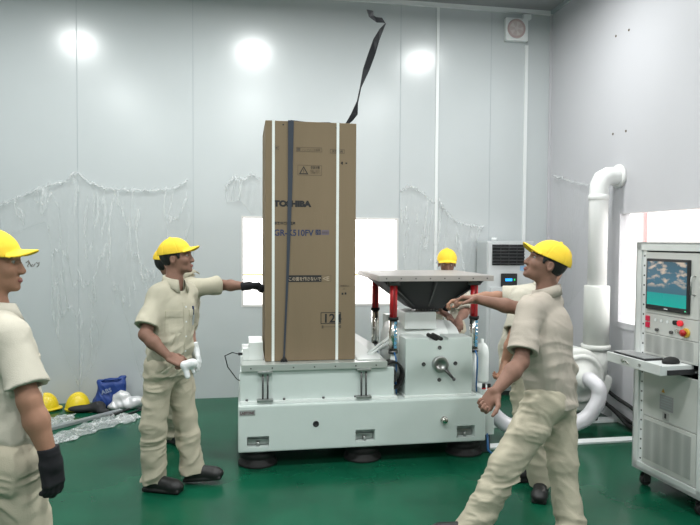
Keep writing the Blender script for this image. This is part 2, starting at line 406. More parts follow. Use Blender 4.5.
FLEN = (.072, .080, .074, .058)
def sdf_hand(s, W, d, n, side, curl=.5, infl=0., thumb_in=.3, k=.006, cuff=False):
    """side=+1 right hand, -1 left hand; d points from the wrist to the knuckles, n is where the palm faces"""
    W = np.array(W, float); d = nrm(d); n = np.array(n, float); n = nrm(n - d * (n @ d)); t = np.cross(d, n) * side
    M = np.stack([t, d, n], 1); i = infl
    s.box(W + d * .052, (.040 + i, .050 + i, .014 + i), M, rnd=.013, k=.012)
    s.ell(W + d * .035 + t * .025 + n * .008, (.019 + i, .032 + i, .015 + i), M, k=.012)
    if cuff: s.cone(W - d * .045, W + d * .02, .040, .040, k=.012, flat=n, f=.85, cut=(True, False))
    for j, (off, L) in enumerate(zip((.030, .0102, -.0102, -.0295), FLEN)):
        p = W + d * (.096 - .004 * abs(j - 1)) + t * off; a = 0; r = (.0098, .0098, .0094, .0084)[j] + i
        for q, fr in enumerate((.46, .30, .24)):
            a += curl * (.7, 1.0, .7)[q] * (1 + .08 * j)
            e = p + (d * math.cos(a) + n * math.sin(a) + t * off * .9 * (1 - min(1, curl))) * L * fr
            s.cone(p, e, r, r * .92, k=k if q else .008); p = e; r *= .92
    p = W + d * .022 + t * .030 + n * .006
    for q, (v, L, r) in enumerate((((.62, .72), .046, .0135), ((.86, .36), .034, .0118), ((.95, .1), .027, .0102))):
        e = p + nrm(d * v[0] + t * v[1] * (1 - .4 * thumb_in) + n * (.2 + thumb_in)) * L
        s.cone(p, e, r + i, r * .9 + i, k=.008); p = e

# --- cap, hair, eyes and shoes are modelled once and reused
def head_bits():
    s = SDF((-.12, -.15, -.03), (.12, .22, .16), .0027)
    s.ell((0, -.010, .032), (.090, .111, .100), k=.001)
    s.wrinkle(lambda x, y, z: .0022 * np.exp(-(np.abs(((np.arctan2(x, y + .01) / (math.pi / 3) + .5) % 1) - .5) / .03) ** 2) * (z > .03))
    s.wrinkle(fabric_folds(3, .0016, 90, (0, 0, 1), (1, 0, 0)))
    s.cutplane((0, 0, .032), (0, -.12, -1))
    s.op(lambda P: np.sqrt(P[0]**2 / .084**2 + (P[1] + .010)**2 / .105**2 + (P[2] - .032)**2 / .094**2) * .09 - .09, (-.1, -.13, -.04), (.1, .11, .14), .001, sub=True)
    s.ell((0, -.115, .022), (.032, .05, .030), k=.002, sub=True)
    def brim(P):
        x, y, z = P
        e = (np.sqrt((x / .080) ** 2 + ((y - .075) / .086) ** 2) - 1) * .08
        zs = .046 - 3.6 * x * x - .10 * (y - .09)
        return np.maximum(np.maximum(e, np.abs(z - zs) - .0034), .078 + 2.6 * x * x * -1 - y)
    s.op(brim, (-.1, .03, -.02), (.1, .2, .09), .006)
    s.ell((0, -.010, .134), (.009, .009, .006), k=.003)
    cap = s.mesh('cap'); cap.transform(Matrix.Translation((0, -.002, -.010)) @ Matrix.Diagonal((1.06, 1.06, 1.12, 1)))
    s = SDF((-.11, -.14, -.12), (.11, .12, .14), .004)
    s.ell((0, -.013, .022), (.084, .104, .096), k=.001)
    def reg(P):
        x, y, z = P
        zl = np.interp(y, [-.13, -.09, -.045, -.028, -.012, .018, .024, .038, .044, .12], [-.075, -.075, -.062, -.03, .012, .012, -.014, -.006, .048, .058])
        return zl - z
    sl, P = s.sl(s.lo, s.lo + s.n * s.h); s.D[sl] = np.maximum(s.D[sl], reg(P).astype(np.float32) * .7)
    s.wrinkle(fabric_folds(5, .003, 220, (1, 0, 0), (0, 0, 1)))
    hair = s.mesh('hair')
    return cap, hair
CAP_ME, HAIR_ME = head_bits()

def shoe_me():
    s = SDF((-.08, -.12, -.01), (.08, .24, .14), .005)
    s.cone((0, -.045, .045), (0, .13, .035), .042, .042, k=.02)
    s.ell((0, .145, .034), (.048, .060, .032), k=.03)
    s.cone((0, -.04, .06), (0, -.03, .11), .043, .044, k=.03, cut=(False, True))
    s.cone((0, .02, .06), (0, .09, .045), .035, .03, k=.03)
    s.box((0, .045, .012), (.046, .145, .014), rnd=.012, k=.004)
    s.cutplane((0, 0, 0.0), (0, 0, -1))
    return s.mesh('shoe')
SHOE_ME = shoe_me()

def patch(name, bvh, c, dirn, u, w, h, m, parent, lift=.003, th=.003, n=6, label=None):
    c = Vector(c); dirn = Vector(dirn).normalized(); u = Vector(u); u = (u - dirn * u.dot(dirn)).normalized(); v = u.cross(dirn)
    bm = bmesh.new(); g = []
    for j in range(n + 1):
        row = []
        for i in range(n + 1):
            o = c + u * w * (i / n - .5) + v * h * (j / n - .5) - dirn * .25
            hit, no, _, _ = bvh.ray_cast(o, dirn, .6)
            if hit is None: hit = o + dirn * .25; no = -dirn
            row.append((hit, no))
        g.append(row)
    top = [[bm.verts.new(p - dirn * (lift + th)) for p, _ in row] for row in g]; bot = [[bm.verts.new(p + dirn * .004) for p, _ in row] for row in g]
    for j in range(n):
        for i in range(n):
            bm.faces.new((top[j][i], top[j][i+1], top[j+1][i+1], top[j+1][i])); bm.faces.new((bot[j][i], bot[j+1][i], bot[j+1][i+1], bot[j][i+1]))
    ring = [(0, i) for i in range(n)] + [(j, n) for j in range(n)] + [(n, i) for i in range(n, 0, -1)] + [(j, 0) for j in range(n, 0, -1)]
    for q in range(len(ring)):
        a, b = ring[q], ring[(q + 1) % len(ring)]
        bm.faces.new((top[a[0]][a[1]], bot[a[0]][a[1]], bot[b[0]][b[1]], top[b[0]][b[1]]))
    bmesh.ops.recalc_face_normals(bm, faces=bm.faces[:])
    me = bpy.data.meshes.new(name); bm.to_mesh(me); bm.free()
    o = add(name, me, m, parent)
    if label: o['label'] = label
    return o

def person(label, J, loc, fab, tro=M_TRO, skin=M_SKIN, h=.006, seed=1, gloves={}, hands={}, pocket=True, shoes=True, group=None, sleeve=.80, eyes=True, hem=.80, girth=1.0):
    g = {k: np.array(v, float) for k, v in J.items()}
    t = thing('person', label, 'person', loc, group)
    pel, che, nb, hd = g['pel'], g['che'], g['nb'], g['hd']; H = frame(g['hf'], g.get('hu', (0, 0, 1)))
    latp = nrm(g['hipR'] - g['hipL']); latc = nrm(g['shR'] - g['shL']); up = nrm(nb - pel)
    fc = nrm(np.cross(up, latc)); fp = nrm(np.cross(up, latp))     # forward directions
    pts = np.array([g[k] for k in ('pel', 'hd', 'shL', 'shR', 'elL', 'elR', 'wrL', 'wrR', 'knL', 'knR', 'anL', 'anR')])
    lo, hi = pts.min(0) - .24, pts.max(0) + .24; lo[2] = max(lo[2], .0)
    # body: one continuous skin surface
    s = SDF(lo, hi, h)
    sdf_head(s, hd, H)
    s.cone(hd + H @ np.array([0, -.022, -.055]), nb + up * -.02, .054, .060, k=.025)
    s.cone(nb - up * .01, (g['shL'] + g['shR']) / 2 - up * .03, .06, .08, k=.04, flat=fc, f=.7)
    s.cone(g['shL'] - up * .045 + latc * .03, g['shR'] - up * .045 - latc * .03, .038, .038, k=.04)
    s.cone(che, pel, .115, .115, k=.04, flat=fc, f=.60); s.cone(g['hipL'], g['hipR'], .085, .085, k=.04)
    for q in 'LR':
        sh, el, wr = g['sh' + q], g['el' + q], g['wr' + q]
        si = sh - latc * (.025 if q == 'R' else -.025) - up * .035; s.cone(si, el, .040, .039, k=.03); s.cone(el, el + (wr - el) * .35, .041, .044, k=.02); s.cone(el + (wr - el) * .35, wr, .044, .027, k=.02)
        s.cone(g['hip' + q], g['kn' + q], .080, .052, k=.03); s.cone(g['kn' + q], g['an' + q], .052, .038, k=.02)
        hd_ = hands.get(q, {}); d = hd_.get('d', wr - el); n = hd_.get('n', -latc if q == 'R' else latc)
        sdf_hand(s, wr, d, n, 1 if q == 'R' else -1, hd_.get('curl', .35), thumb_in=hd_.get('thumb', .2))
        s.cone(g['an' + q], g['an' + q] + nrm(g['to' + q]) * .12 - V3(0, 0, .03), .035, .025, k=.02)
    add('body', s.mesh('body'), skin, t)
    for q, m in gloves.items():
        sh, el, wr = g['sh' + q], g['el' + q], g['wr' + q]; d = hands.get(q, {}).get('d', wr - el)
        s2 = SDF(wr - .24, wr + .24, .0045)
        sdf_hand(s2, wr, d, hands.get(q, {}).get('n', -latc if q == 'R' else latc), 1 if q == 'R' else -1, hands.get(q, {}).get('curl', .35), infl=.0035, thumb_in=hands.get(q, {}).get('thumb', .2), cuff=True)
        s2.wrinkle(fabric_folds(seed + 7, .0015, 160, (0, 0, 1), (1, 0, 0)), .01)
        add('glove', s2.mesh('glove'), m, t)
    if eyes:
        b = MB()
        for e in (-1, 1):
            b.sphere(hd + H @ np.array([e * .031, .0725, .004]), .0125, 14, 0)
            b.sphere(hd + H @ np.array([e * .031, .0806, .003]), (.0058, .0050, .0058), 10, 1)
        b.build('eyes', [M_EYE, M_HAIR], t)
        b = MB()
        for e in (-1, 1):
            b.tube([hd + H @ np.array([e * x, y, z]) for x, y, z in ((.014, .097, .024), (.030, .095, .030), (.046, .084, .026))], [.002, .0034, .002], 6)
        b.build('eyebrows', M_HAIR, t)
        MB().sphere(hd + H @ np.array([0, .0935, -.0735]), (.021, .0095, .0095), 14, 0, Matrix(H.tolist()).to_4x4()).build('lips', M_LIP, t)
    for nm, me0, mm in (('hair', HAIR_ME, M_HAIR), ('cap', CAP_ME, M_CAP)):
        me = me0.copy(); me.materials.clear(); M = H
        if nm == 'cap' and 'cf' in g: M = frame(g['cf'], g.get('hu', (0, 0, 1)))
        me.transform(to4(M, hd)); add(nm, me, mm, t)
    # trousers
    s = SDF(np.minimum(lo, lo), hi * [1, 1, 0] + [0, 0, pel[2] + .2], h)
    s.cone(g['hipL'], g['hipR'], .100, .100, k=.03); s.cone(pel + up * .1, pel, .145, .150, k=.04, flat=fp, f=.74, cut=(True, False))
    for q in 'LR':
        hp, kn, an = g['hip' + q], g['kn' + q], g['an' + q]; bk = fp * -.012
        s.cone(hp + bk, kn, .102, .079, k=.03); s.cone(kn, an + V3(0, 0, -.02), .079, .078, k=.025, cut=(False, True))
    z0 = (pel[2] + .0)
    ff = fabric_folds(seed, .017, 70, nrm(latp * .35 + up), nrm(latp - up * .35)); f2 = fabric_folds(seed + 3, .014, 75, nrm(latp + up * .5), nrm(up - latp * .5))
    s.wrinkle(lambda x, y, z: ff(x, y, z) * np.clip(.6 + .45 * np.exp(-((z - .42) / .15) ** 2) + .5 * np.exp(-((z - .08) / .12) ** 2) + .5 * np.exp(-((z - .75) / .1) ** 2), 0, 1.6) + f2(x, y, z) * .5)
    add('trousers', s.mesh('trousers'), tro, t)
    if shoes:
        for q in 'LR':
            an = g['an' + q]; M = frame(g['to' + q], (0, 0, 1)); me = SHOE_ME.copy(); me.materials.clear()
            p = an - M @ np.array([0, -.03, .085]); me.transform(Matrix.Diagonal((1.04, .94, 1.12, 1))); me.transform(to4(M, p)); add('shoe', me, M_SHOE, t)
    # shirt
    los = lo.copy(); los[2] = hem - .1
    s = SDF(los, hi * [1, 1, 0] + [0, 0, nb[2] + .15], h)
    hemc = pel + up * (hem - pel[2]) / up[2]
    s.cone(hemc - up * .03, che - up * .12, .178 * girth, .160 * girth, k=.03, flat=fp, f=.72)
    s.cone(che - up * .14, che + up * .06, .162 * girth, .172 * girth, k=.04, flat=fc, f=.70)
    s.cone(g['shL'] * .86 + g['shR'] * .14 - up * .03, g['shR'] * .86 + g['shL'] * .14 - up * .03, .060, .060, k=.05)
    s.cone(nb - up * .02, (g['shL'] + g['shR']) / 2 - up * .05, .075, .13, k=.04, flat=fc, f=.75)
    for q in 'LR': s.cone(nb - up * .035, g['sh' + q] * .85 + nb * .15 - up * .03, .055, .050, k=.04)
    ends = {}
    for q in 'LR':
        sh, el, wr = g['sh' + q], g['el' + q], g['wr' + q]; e = sh + (el - sh) * sleeve; ends[q] = e
        s.cone(sh - latc * (.022 if q == 'R' else -.022) - up * .022, e, .060, .076, k=.045, cut=(False, True))
    f1 = fabric_folds(seed + 11, .017, 78, nrm(latc + up * .25), nrm(up - latc * .25)); f2 = fabric_folds(seed + 12, .018, 70, nrm(up + latc * .4), latc)
    s.wrinkle(lambda x, y, z: f1(x, y, z) * np.clip((nb[2] - z) / .35, .3, 1.1) + f2(x, y, z) * np.clip(.25 + 1.2 * np.exp(-((z - hem - .12) / .13) ** 2), 0, 1.2))
    s.cutplane(hemc, -up * 1.0 + fp * .0)
    for q in 'LR':
        sh, el = g['sh' + q], g['el' + q]; a = nrm(el - sh)
        s.cone(ends[q] - a * .05, ends[q] + a * .03, .050, .058, k=.003, sub=True, cut=(True, False))
    s.cone(nb - up * .035 + fc * .02, nb + up * .14, .060, .075, k=.004, sub=True)
    me = s.mesh('shirt'); bvh = BVHTree.FromPolygons([v.co.copy() for v in me.vertices], [tuple(p.vertices) for p in me.polygons])
    sh_o = add('shirt', me, fab, t)
    # collar
    bm = bmesh.new(); rows = []
    na = nrm(nrm(hd + H @ np.array([0, -.03, -.06]) - nb) + up * .6); fx = nrm(fc - na * (fc @ na)); lx = np.cross(fx, na)
    for i in range(25):
        a = R(-158 + 316 * i / 24); fr = (1 - math.cos(a)) / 2; dr = -fx * math.cos(a) + lx * math.sin(a); pt = max(0, (abs(math.degrees(a)) - 125) / 33)
        top = nb + na * (.050 - .036 * fr) + dr * (.064 + .006 * fr); mid = top + dr * .010 - na * .004
        out = nb + na * (-.010 - .040 * fr - .028 * pt) + dr * (.082 + .014 * fr - .004 * pt) + fx * .012 * fr
        inn = nb + na * (-.03 - .03 * fr) + dr * .066
        rows.append([bm.verts.new(v) for v in (inn, top, mid, out)])
    for A, B in zip(rows, rows[1:]):
        for k in range(3): bm.faces.new((A[k], B[k], B[k+1], A[k+1])).smooth = k != 1
    bmesh.ops.recalc_face_normals(bm, faces=bm.faces[:]); me = bpy.data.meshes.new('collar'); bm.to_mesh(me); bm.free()
    c = add('collar', me, fab, sh_o); md = c.modifiers.new('s', 'SOLIDIFY'); md.thickness = .004; md.offset = 0
    if pocket:
        for q in (-1, 1):
            c0 = che + latc * q * .085 + up * .035 + fc * .1
            patch('pocket', bvh, c0 - up * .045, -fc, latc, .105, .115, fab, sh_o, .0, .003)
            patch('pocket_flap', bvh, c0 + up * .022, -fc, latc, .112, .042, fab, sh_o, .004, .003)
        for k in range(4):
            c0 = che + fc * .1 + up * (.10 - .1 * k); patch('button', bvh, c0, -fc, latc, .011, .011, M_TRIMW, sh_o, .004, .002, 2)
        patch('placket', bvh, che + fc * .1 - up * .10, -fc, latc, .03, .46, fab, sh_o, .0, .003, 10)
    return t, bvh, g, dict(up=up, latc=latc, fc=fc, sh=sh_o)
# ------------------------------------------------------------------ the room
def struct(name, bm, m): return tag(bm.build(name, m), kind='structure')
WX0, WX1, WZ0, WZ1 = -.012, 1.708, 1.01, 1.965       # back window
VY0, VY1, VZ0, VZ1 = 3.55, 5.43, .95, 2.0            # right window
struct('floor', MB().box(ROOM_X0 - .1, ROOM_X1 + .1, ROOM_Y0 - .1, ROOM_Y1 + .1, -.1, 0), M_FLOOR)
struct('ceiling', MB().box(ROOM_X0 - .1, ROOM_X1 + .1, ROOM_Y0 - .1, ROOM_Y1 + .1, CEIL, CEIL + .1), M_CEIL)
b = MB(); Y0, Y1 = ROOM_Y1, ROOM_Y1 + .1
b.box(ROOM_X0, WX0, Y0, Y1, 0, CEIL).box(WX1, ROOM_X1 + .1, Y0, Y1, 0, CEIL).box(WX0, WX1, Y0, Y1, 0, WZ0).box(WX0, WX1, Y0, Y1, WZ1, CEIL)
struct('wall_back', b, M_WALL)
b = MB(); X0, X1 = ROOM_X1, ROOM_X1 + .1
b.box(X0, X1, ROOM_Y0, VY0, 0, CEIL).box(X0, X1, VY1, ROOM_Y1, 0, CEIL).box(X0, X1, VY0, VY1, 0, VZ0).box(X0, X1, VY0, VY1, VZ1, CEIL)
struct('wall_right', b, M_WALLR)
struct('wall_left', MB().box(ROOM_X0 - .1, ROOM_X0, ROOM_Y0, ROOM_Y1 + .1, 0, CEIL), M_WALL)
struct('wall_front', MB().box(ROOM_X0, ROOM_X1 + .1, ROOM_Y0 - .1, ROOM_Y0, 0, CEIL), M_WALL)
M_GLASS = mat('window_glass', (1, 1, 1), .02, trans=1)
M_GLASS.node_tree.nodes['Principled BSDF'].inputs['IOR'].default_value = 1.02
M_WFR = mat('window_frame', (.72, .70, .69), .4)
wb = struct('window_1', MB().box(WX0, WX1, Y0 + .04, Y0 + .046, WZ0, WZ1), M_GLASS)
fr = MB(); t_ = .018
fr.box(WX0, WX1, Y0 - .006, Y1, WZ0 - t_, WZ0 + .004).box(WX0, WX1, Y0 - .006, Y1, WZ1 - .004, WZ1 + t_).box(WX0 - t_, WX0 + .004, Y0 - .006, Y1, WZ0 - t_, WZ1 + t_).box(WX1 - .004, WX1 + t_, Y0 - .006, Y1, WZ0 - t_, WZ1 + t_)
fr.build('window_frame', M_WFR, wb)
wr_ = struct('window_2', MB().box(X0 + .05, X0 + .056, VY0, VY1, VZ0, VZ1), M_GLASS)
fr = MB(); t_ = .05
fr.box(X0 - .008, X1, VY0, VY1, VZ0 - t_, VZ0 + .01).box(X0 - .004, X1, VY0, VY1, VZ1 - .006, VZ1 + .012).box(X0 - .008, X1, VY0 - t_, VY0 + .01, VZ0 - t_, VZ1 + .012).box(X0 - .008, X1, VY1 - .01, VY1 + t_, VZ0 - t_, VZ1 + .012)
fr.build('window_frame', M_WALLR, wr_)
# seams, trims
for i, (x, wd, z0, m, th) in enumerate([(-1.703, .007, 0, M_SEAM, .0015), (-.537, .006, 0, M_SEAM, .0015), (1.735, .008, WZ1 + .02, M_SEAM, .002), (2.808, .006, 0, M_SEAM, .0015), (2.164, .034, 0, M_TRIMW, .014), (3.235, .036, 0, M_TRIMW, .02)]):
    struct('trim_%d' % (i + 1), MB().box(x - wd / 2, x + wd / 2, Y0 - th, Y0, z0, CEIL - .04 if i != 5 else 4.0), m)
struct('trim_7', MB().box(ROOM_X0, ROOM_X1, Y0 - .03, Y0, CEIL - .045, CEIL), M_TRIMW)
struct('trim_8', MB().box(X0 - .025, X0, Y0 - .025, Y0, 0, CEIL - .045), M_WALLR)
struct('trim_9', MB().box(X0 - .03, X0, ROOM_Y0, Y0 - .03, CEIL - .04, CEIL), M_SEAM)
struct('baseboard_right', MB().box(X0 - .02, X0, ROOM_Y0, 5.46, 0, .07), M_TRIMW)
struct('trim_10', MB().box(2.15, X0 - .02, 5.36, 5.46, 0, .03, .004), M_TRIMW)
struct('trim_11', MB().box(1.93, X0 - .02, 4.80, 4.90, 0, .02, .004), M_TRIMW)
# holes and pencil marks on the walls
b = MB()
for y, z in ((5.559, 3.718), (5.353, 3.708), (5.575, 2.778), (5.366, 2.771)): b.cyl((X0 - .003, y, z), (X0 + .001, y, z), .012, n=10)
b.build('screw_hole', M_INKG, bpy.data.objects['wall_right'])
b = MB()
for pts in (((-2.215, 1.475), (-2.195, 1.49), (-2.185, 1.465), (-2.20, 1.44), (-2.19, 1.43)), ((-2.15, 1.46), (-2.165, 1.435), (-2.14, 1.44), (-2.125, 1.465)), ((-2.115, 1.48), (-2.10, 1.465), (-2.085, 1.48), (-2.09, 1.45), (-2.11, 1.43)), ((-2.19, 1.50), (-2.165, 1.44))):
    b.tube([(x, Y0 - .001, z) for x, z in pts], .0035, 6)
b.build('pen_mark', M_INKG, bpy.data.objects['wall_back'])
# outside the windows: pale building fronts in full daylight
M_OUT = mat('outside_plaster', (.75, .70, .68), .9)
M_OUTR = mat('outside_red', (.42, .26, .26), .9)
M_OUTO = mat('outside_orange', (.60, .30, .16), .9)
oz = thing('building', 'pale building with reddish columns seen outside the right window', 'building', (8.2, 9.5, 0))
MB().box(8.2, 8.6, 4.5, 16.5, -.1, 7).build('wall', M_OUT, oz)
for y, wd in ((9.25, .10), (9.9, .05), (11.6, .07)): MB().box(8.12, 8.22, y, y + wd, .0, 6).build('column', M_OUTR, oz)
MB().box(7.9, 8.3, 9.7, 10.0, .0, .65).build('crate_stack', M_OUTO, oz)
of = thing('railing', 'thin orange-yellow railing seen low through the back window', 'railing', (0, 8.6, 0))
MB().box(-1.5, 4.5, 8.6, 8.64, 1.23, 1.262).build('rail', mat('outside_yellow', (.60, .50, .30), .8), of)
for x in (-1.4, 4.4): MB().box(x, x + .04, 8.6, 8.64, 0, 1.25).build('post', M_OUTO, of)
struct('ground', MB().box(-15, 25, -8, 25, -.3, -.12), mat('outside_ground', (.45, .44, .42), .9))

# ceiling lamps (above the frame; they make the soft spots on the panels)
M_LAMP = mat('lamp_glow', (1, 1, 1), .4, emis=(1, 1, 1), estr=8)
lamp0 = None
for x, y, p in LAMPS:
    if lamp0 is None:
        lamp0 = thing('ceiling_lamp', 'round white ceiling lamp with a steel rim', 'ceiling lamp', (x, y, CEIL), 'ceiling lamps')
        MB().lathe((x, y, CEIL), (0, 0, -1), [(.02, 0), (.14, 0), (.21, .12), (.215, .13), (.20, .13), (.195, .12)], 32).build('housing', M_TRIMW, lamp0)
        MB().cyl((x, y, CEIL - .125), (x, y, CEIL - .12), .19, n=32).build('diffuser', M_LAMP, lamp0)
    else:
        c = lamp0.copy(); COL.objects.link(c); c.location = (x, y, CEIL)
        for ch in list(lamp0.children):
            d = ch.copy(); COL.objects.link(d); d.parent = c

# wall alarm fan box near the corner
t = thing('exhaust_fan', 'small square white exhaust fan with round pinkish grille high by the corner', 'fan', (3.09, Y0, 4.16))
MB().box(2.955, 3.225, Y0 - .07, Y0, 4.03, 4.29, .012).build('housing', M_TRIMW, t)
MB().lathe((3.08, Y0 - .07, 4.165), (0, -1, 0), [(.085, 0), (.095, .012), (.105, .012), (.11, 0)], 28).build('ring', mat('fan_pink', (.50, .38, .37), .5), t)
g = MB()
for k in range(5):
    a = k * 2 * math.pi / 5; ca, sa = math.cos(a), math.sin(a)
    g.poly([(3.08 + .015*ca, Y0 - .073, 4.165 + .015*sa), (3.08 + .08*math.cos(a-.3), Y0 - .078, 4.165 + .08*math.sin(a-.3)), (3.08 + .08*math.cos(a+.3), Y0 - .073, 4.165 + .08*math.sin(a+.3))], (0, -.002, 0))
g.cyl((3.08, Y0 - .07, 4.165), (3.08, Y0 - .085, 4.165), .022)
g.build('blade', mat('fan_blade', (.62, .56, .55), .5), t)
MB().cyl((3.08, Y0 - .0705, 4.165), (3.08, Y0 - .072, 4.165), .088, n=28).build('grille_disc', mat('fan_disc', (.55, .47, .46), .5), t)
MB().box(3.17, 3.27, Y0 - .055, Y0, 4.29, 4.345, .006).build('cable_box', M_TRIMW, t)

# ------------------------------------------------------------------ plastic film hanging on the walls
def film_mat(name, base, ridge, sc):
    m = bpy.data.materials.new(name); m.use_nodes = True; n = m.node_tree.nodes; l = m.node_tree.links; n.clear()
    out = n.new('ShaderNodeOutputMaterial'); mx = n.new('ShaderNodeMixShader'); tr = n.new('ShaderNodeBsdfTransparent'); p = n.new('ShaderNodeBsdfPrincipled')
    p.inputs['Base Color'].default_value = (.78, .80, .80, 1); p.inputs['Roughness'].default_value = .18; p.inputs['Specular IOR Level'].default_value = .8
    tc = n.new('ShaderNodeTexCoord'); mp = n.new('ShaderNodeMapping'); mp.inputs['Scale'].default_value = sc; l.new(tc.outputs['Object'], mp.inputs[0])
    t = n.new('ShaderNodeTexNoise'); t.inputs['Scale'].default_value = 2.6; t.inputs['Detail'].default_value = 3; t.inputs['Distortion'].default_value = .8; l.new(mp.outputs[0], t.inputs['Vector'])
    a = n.new('ShaderNodeMath'); a.operation = 'SUBTRACT'; a.inputs[1].default_value = .5; l.new(t.outputs[0], a.inputs[0])
    c = n.new('ShaderNodeMath'); c.operation = 'ABSOLUTE'; l.new(a.outputs[0], c.inputs[0])
    r = n.new('ShaderNodeMapRange'); r.inputs[1].default_value = 0; r.inputs[2].default_value = .03; r.inputs[3].default_value = ridge; r.inputs[4].default_value = base
    l.new(c.outputs[0], r.inputs[0]); l.new(r.outputs[0], mx.inputs[0]); l.new(tr.outputs[0], mx.inputs[1]); l.new(p.outputs[0], mx.inputs[2]); l.new(mx.outputs[0], out.inputs[0])
    bp = n.new('ShaderNodeBump'); bp.inputs['Strength'].default_value = .9; bp.inputs['Distance'].default_value = .02; l.new(t.outputs[0], bp.inputs['Height']); l.new(bp.outputs[0], p.inputs['Normal'])
    return m
M_FILM = film_mat('plastic_film', .13, .40, (1.5, 1.5, .35))
M_FILMF = film_mat('plastic_film_floor', .22, .55, (2.0, 2.0, 2.0))

def film(name, label, cat, top, bot, seed, amp=.05, nx=150, nz=80, wall='y', drape=None, grp=None):
    """a sheet that clings to the wall and falls in folds; top and bottom edges are polylines along the wall"""
    tx = [p[0] for p in top]; tz = [p[1] for p in top]; bx = [p[0] for p in bot]; bz = [p[1] for p in bot]
    x0, x1 = tx[0], tx[-1]; rs = np.random.RandomState(seed); ph = rs.rand(12) * 6.3
    bm = bmesh.new(); g = []
    for i in range(nx + 1):
        x = x0 + (x1 - x0) * i / nx; zt = float(np.interp(x, tx, tz)); zb = float(np.interp(x, bx, bz)); row = []
        for j in range(nz + 1):
            v = j / nz; z = zt + (zb - zt) * v
            xx = x + .05 * math.sin(z * 3 + ph[0]) * v
            f = .5 + .5 * math.sin(xx * 21 + 1.2 * math.sin(z * 2.1 + ph[1]) + ph[2]); f2 = abs(math.sin(xx * 47 + 2 * math.sin(z * 3.3 + ph[3]) + ph[4])); f3 = abs(math.sin(xx * 90 + z * 13 + 3 * math.sin(z * 9 + xx * 8)))
            crum = math.exp(-(v / .12) ** 2)
            d = .006 + amp * (.55 * f + .35 * (1 - f2) + .25 * (1 - f3) * (.4 + crum)) * (.35 + .65 * min(1, v * 4 + .3))
            z += .025 * math.sin(xx * 60 + ph[5]) * (1 - v) ** 6
            row.append(bm.verts.new((xx, ROOM_Y1 - d, z) if wall == 'y' else (ROOM_X1 - d, xx, z)))
        g.append(row)
    for i in range(nx):
        for j in range(nz): bm.faces.new((g[i][j], g[i+1][j], g[i+1][j+1], g[i][j+1])).smooth = True
    me = bpy.data.meshes.new(name); bm.to_mesh(me); bm.free()
    o = add(name, me, M_FILM); tag(o, label, cat, grp); pts = []
    for i in range(0, nx + 1, 2):
        x = x0 + (x1 - x0) * i / nx; z = float(np.interp(x, tx, tz)) + .012 * math.sin(i * 1.9) - .012; d = .02 + .018 * abs(math.sin(i * 1.3 + ph[6]))
        pts.append((x, ROOM_Y1 - d, z) if wall == 'y' else (ROOM_X1 - d, x, z))
    MB().tube(pts, [.006 + .008 * abs(math.sin(i * 2.3 + ph[7])) for i in range(len(pts))], 6).build('gathered_edge', M_FILMF, o)
    return o
film('plastic_film', 'wide sheet of clear crinkled plastic film hanging on the wall behind the left workers', 'plastic film',
     [(-2.75, 1.80), (-2.45, 2.07), (-2.0, 2.28), (-1.80, 2.33), (-1.719, 2.44), (-1.60, 2.33), (-1.45, 2.27), (-1.2, 2.25), (-.95, 2.25), (-.72, 2.28), (-.60, 2.36)],
     [(-2.75, 1.60), (-2.45, 1.75), (-2.05, 1.9), (-1.93, .95), (-1.70, .15), (-1.5, .45), (-1.3, 1.15), (-1.15, .80), (-1.05, .15), (-.9, .9), (-.72, 1.5), (-.60, 1.9)], 1)
film('plastic_film', 'small torn tuft of clear film stuck on the wall just left of the tall carton', 'plastic film',
     [(-.20, 2.30), (-.10, 2.42), (.0, 2.38), (.08, 2.45), (.17, 2.40)], [(-.20, 2.12), (-.05, 2.15), (.05, 1.99), (.17, 2.0)], 2, nx=60, nz=50, amp=.07)
film('plastic_film', 'clear film hanging on the wall right of the back window above the square plate', 'plastic film',
     [(1.74, 2.30), (1.86, 2.36), (2.0, 2.28), (2.14, 2.16)], [(1.74, 1.2), (1.9, .9), (2.0, 1.4), (2.14, 1.5)], 3, nx=50, nz=50)
film('plastic_film', 'clear drooping film on the wall between the white trim strip and the air conditioner', 'plastic film',
     [(2.19, 2.22), (2.24, 2.12), (2.36, 1.98), (2.5, 1.93), (2.62, 1.91), (2.74, 1.9)], [(2.19, 1.2), (2.3, .9), (2.42, 1.25), (2.55, 1.3), (2.74, 1.84)], 4, nx=60, nz=50)
film('plastic_film', 'faint strip of clear film on the right wall beside the corner', 'plastic film',
     [(5.75, 2.3), (6.1, 2.35), (6.7, 2.5)], [(5.75, 1.5), (6.3, 1.0), (6.7, 1.2)], 6, nx=30, nz=40, wall='x', amp=.018).data.materials[0] = film_mat('plastic_film_faint', .06, .14, (1, 1, .3))

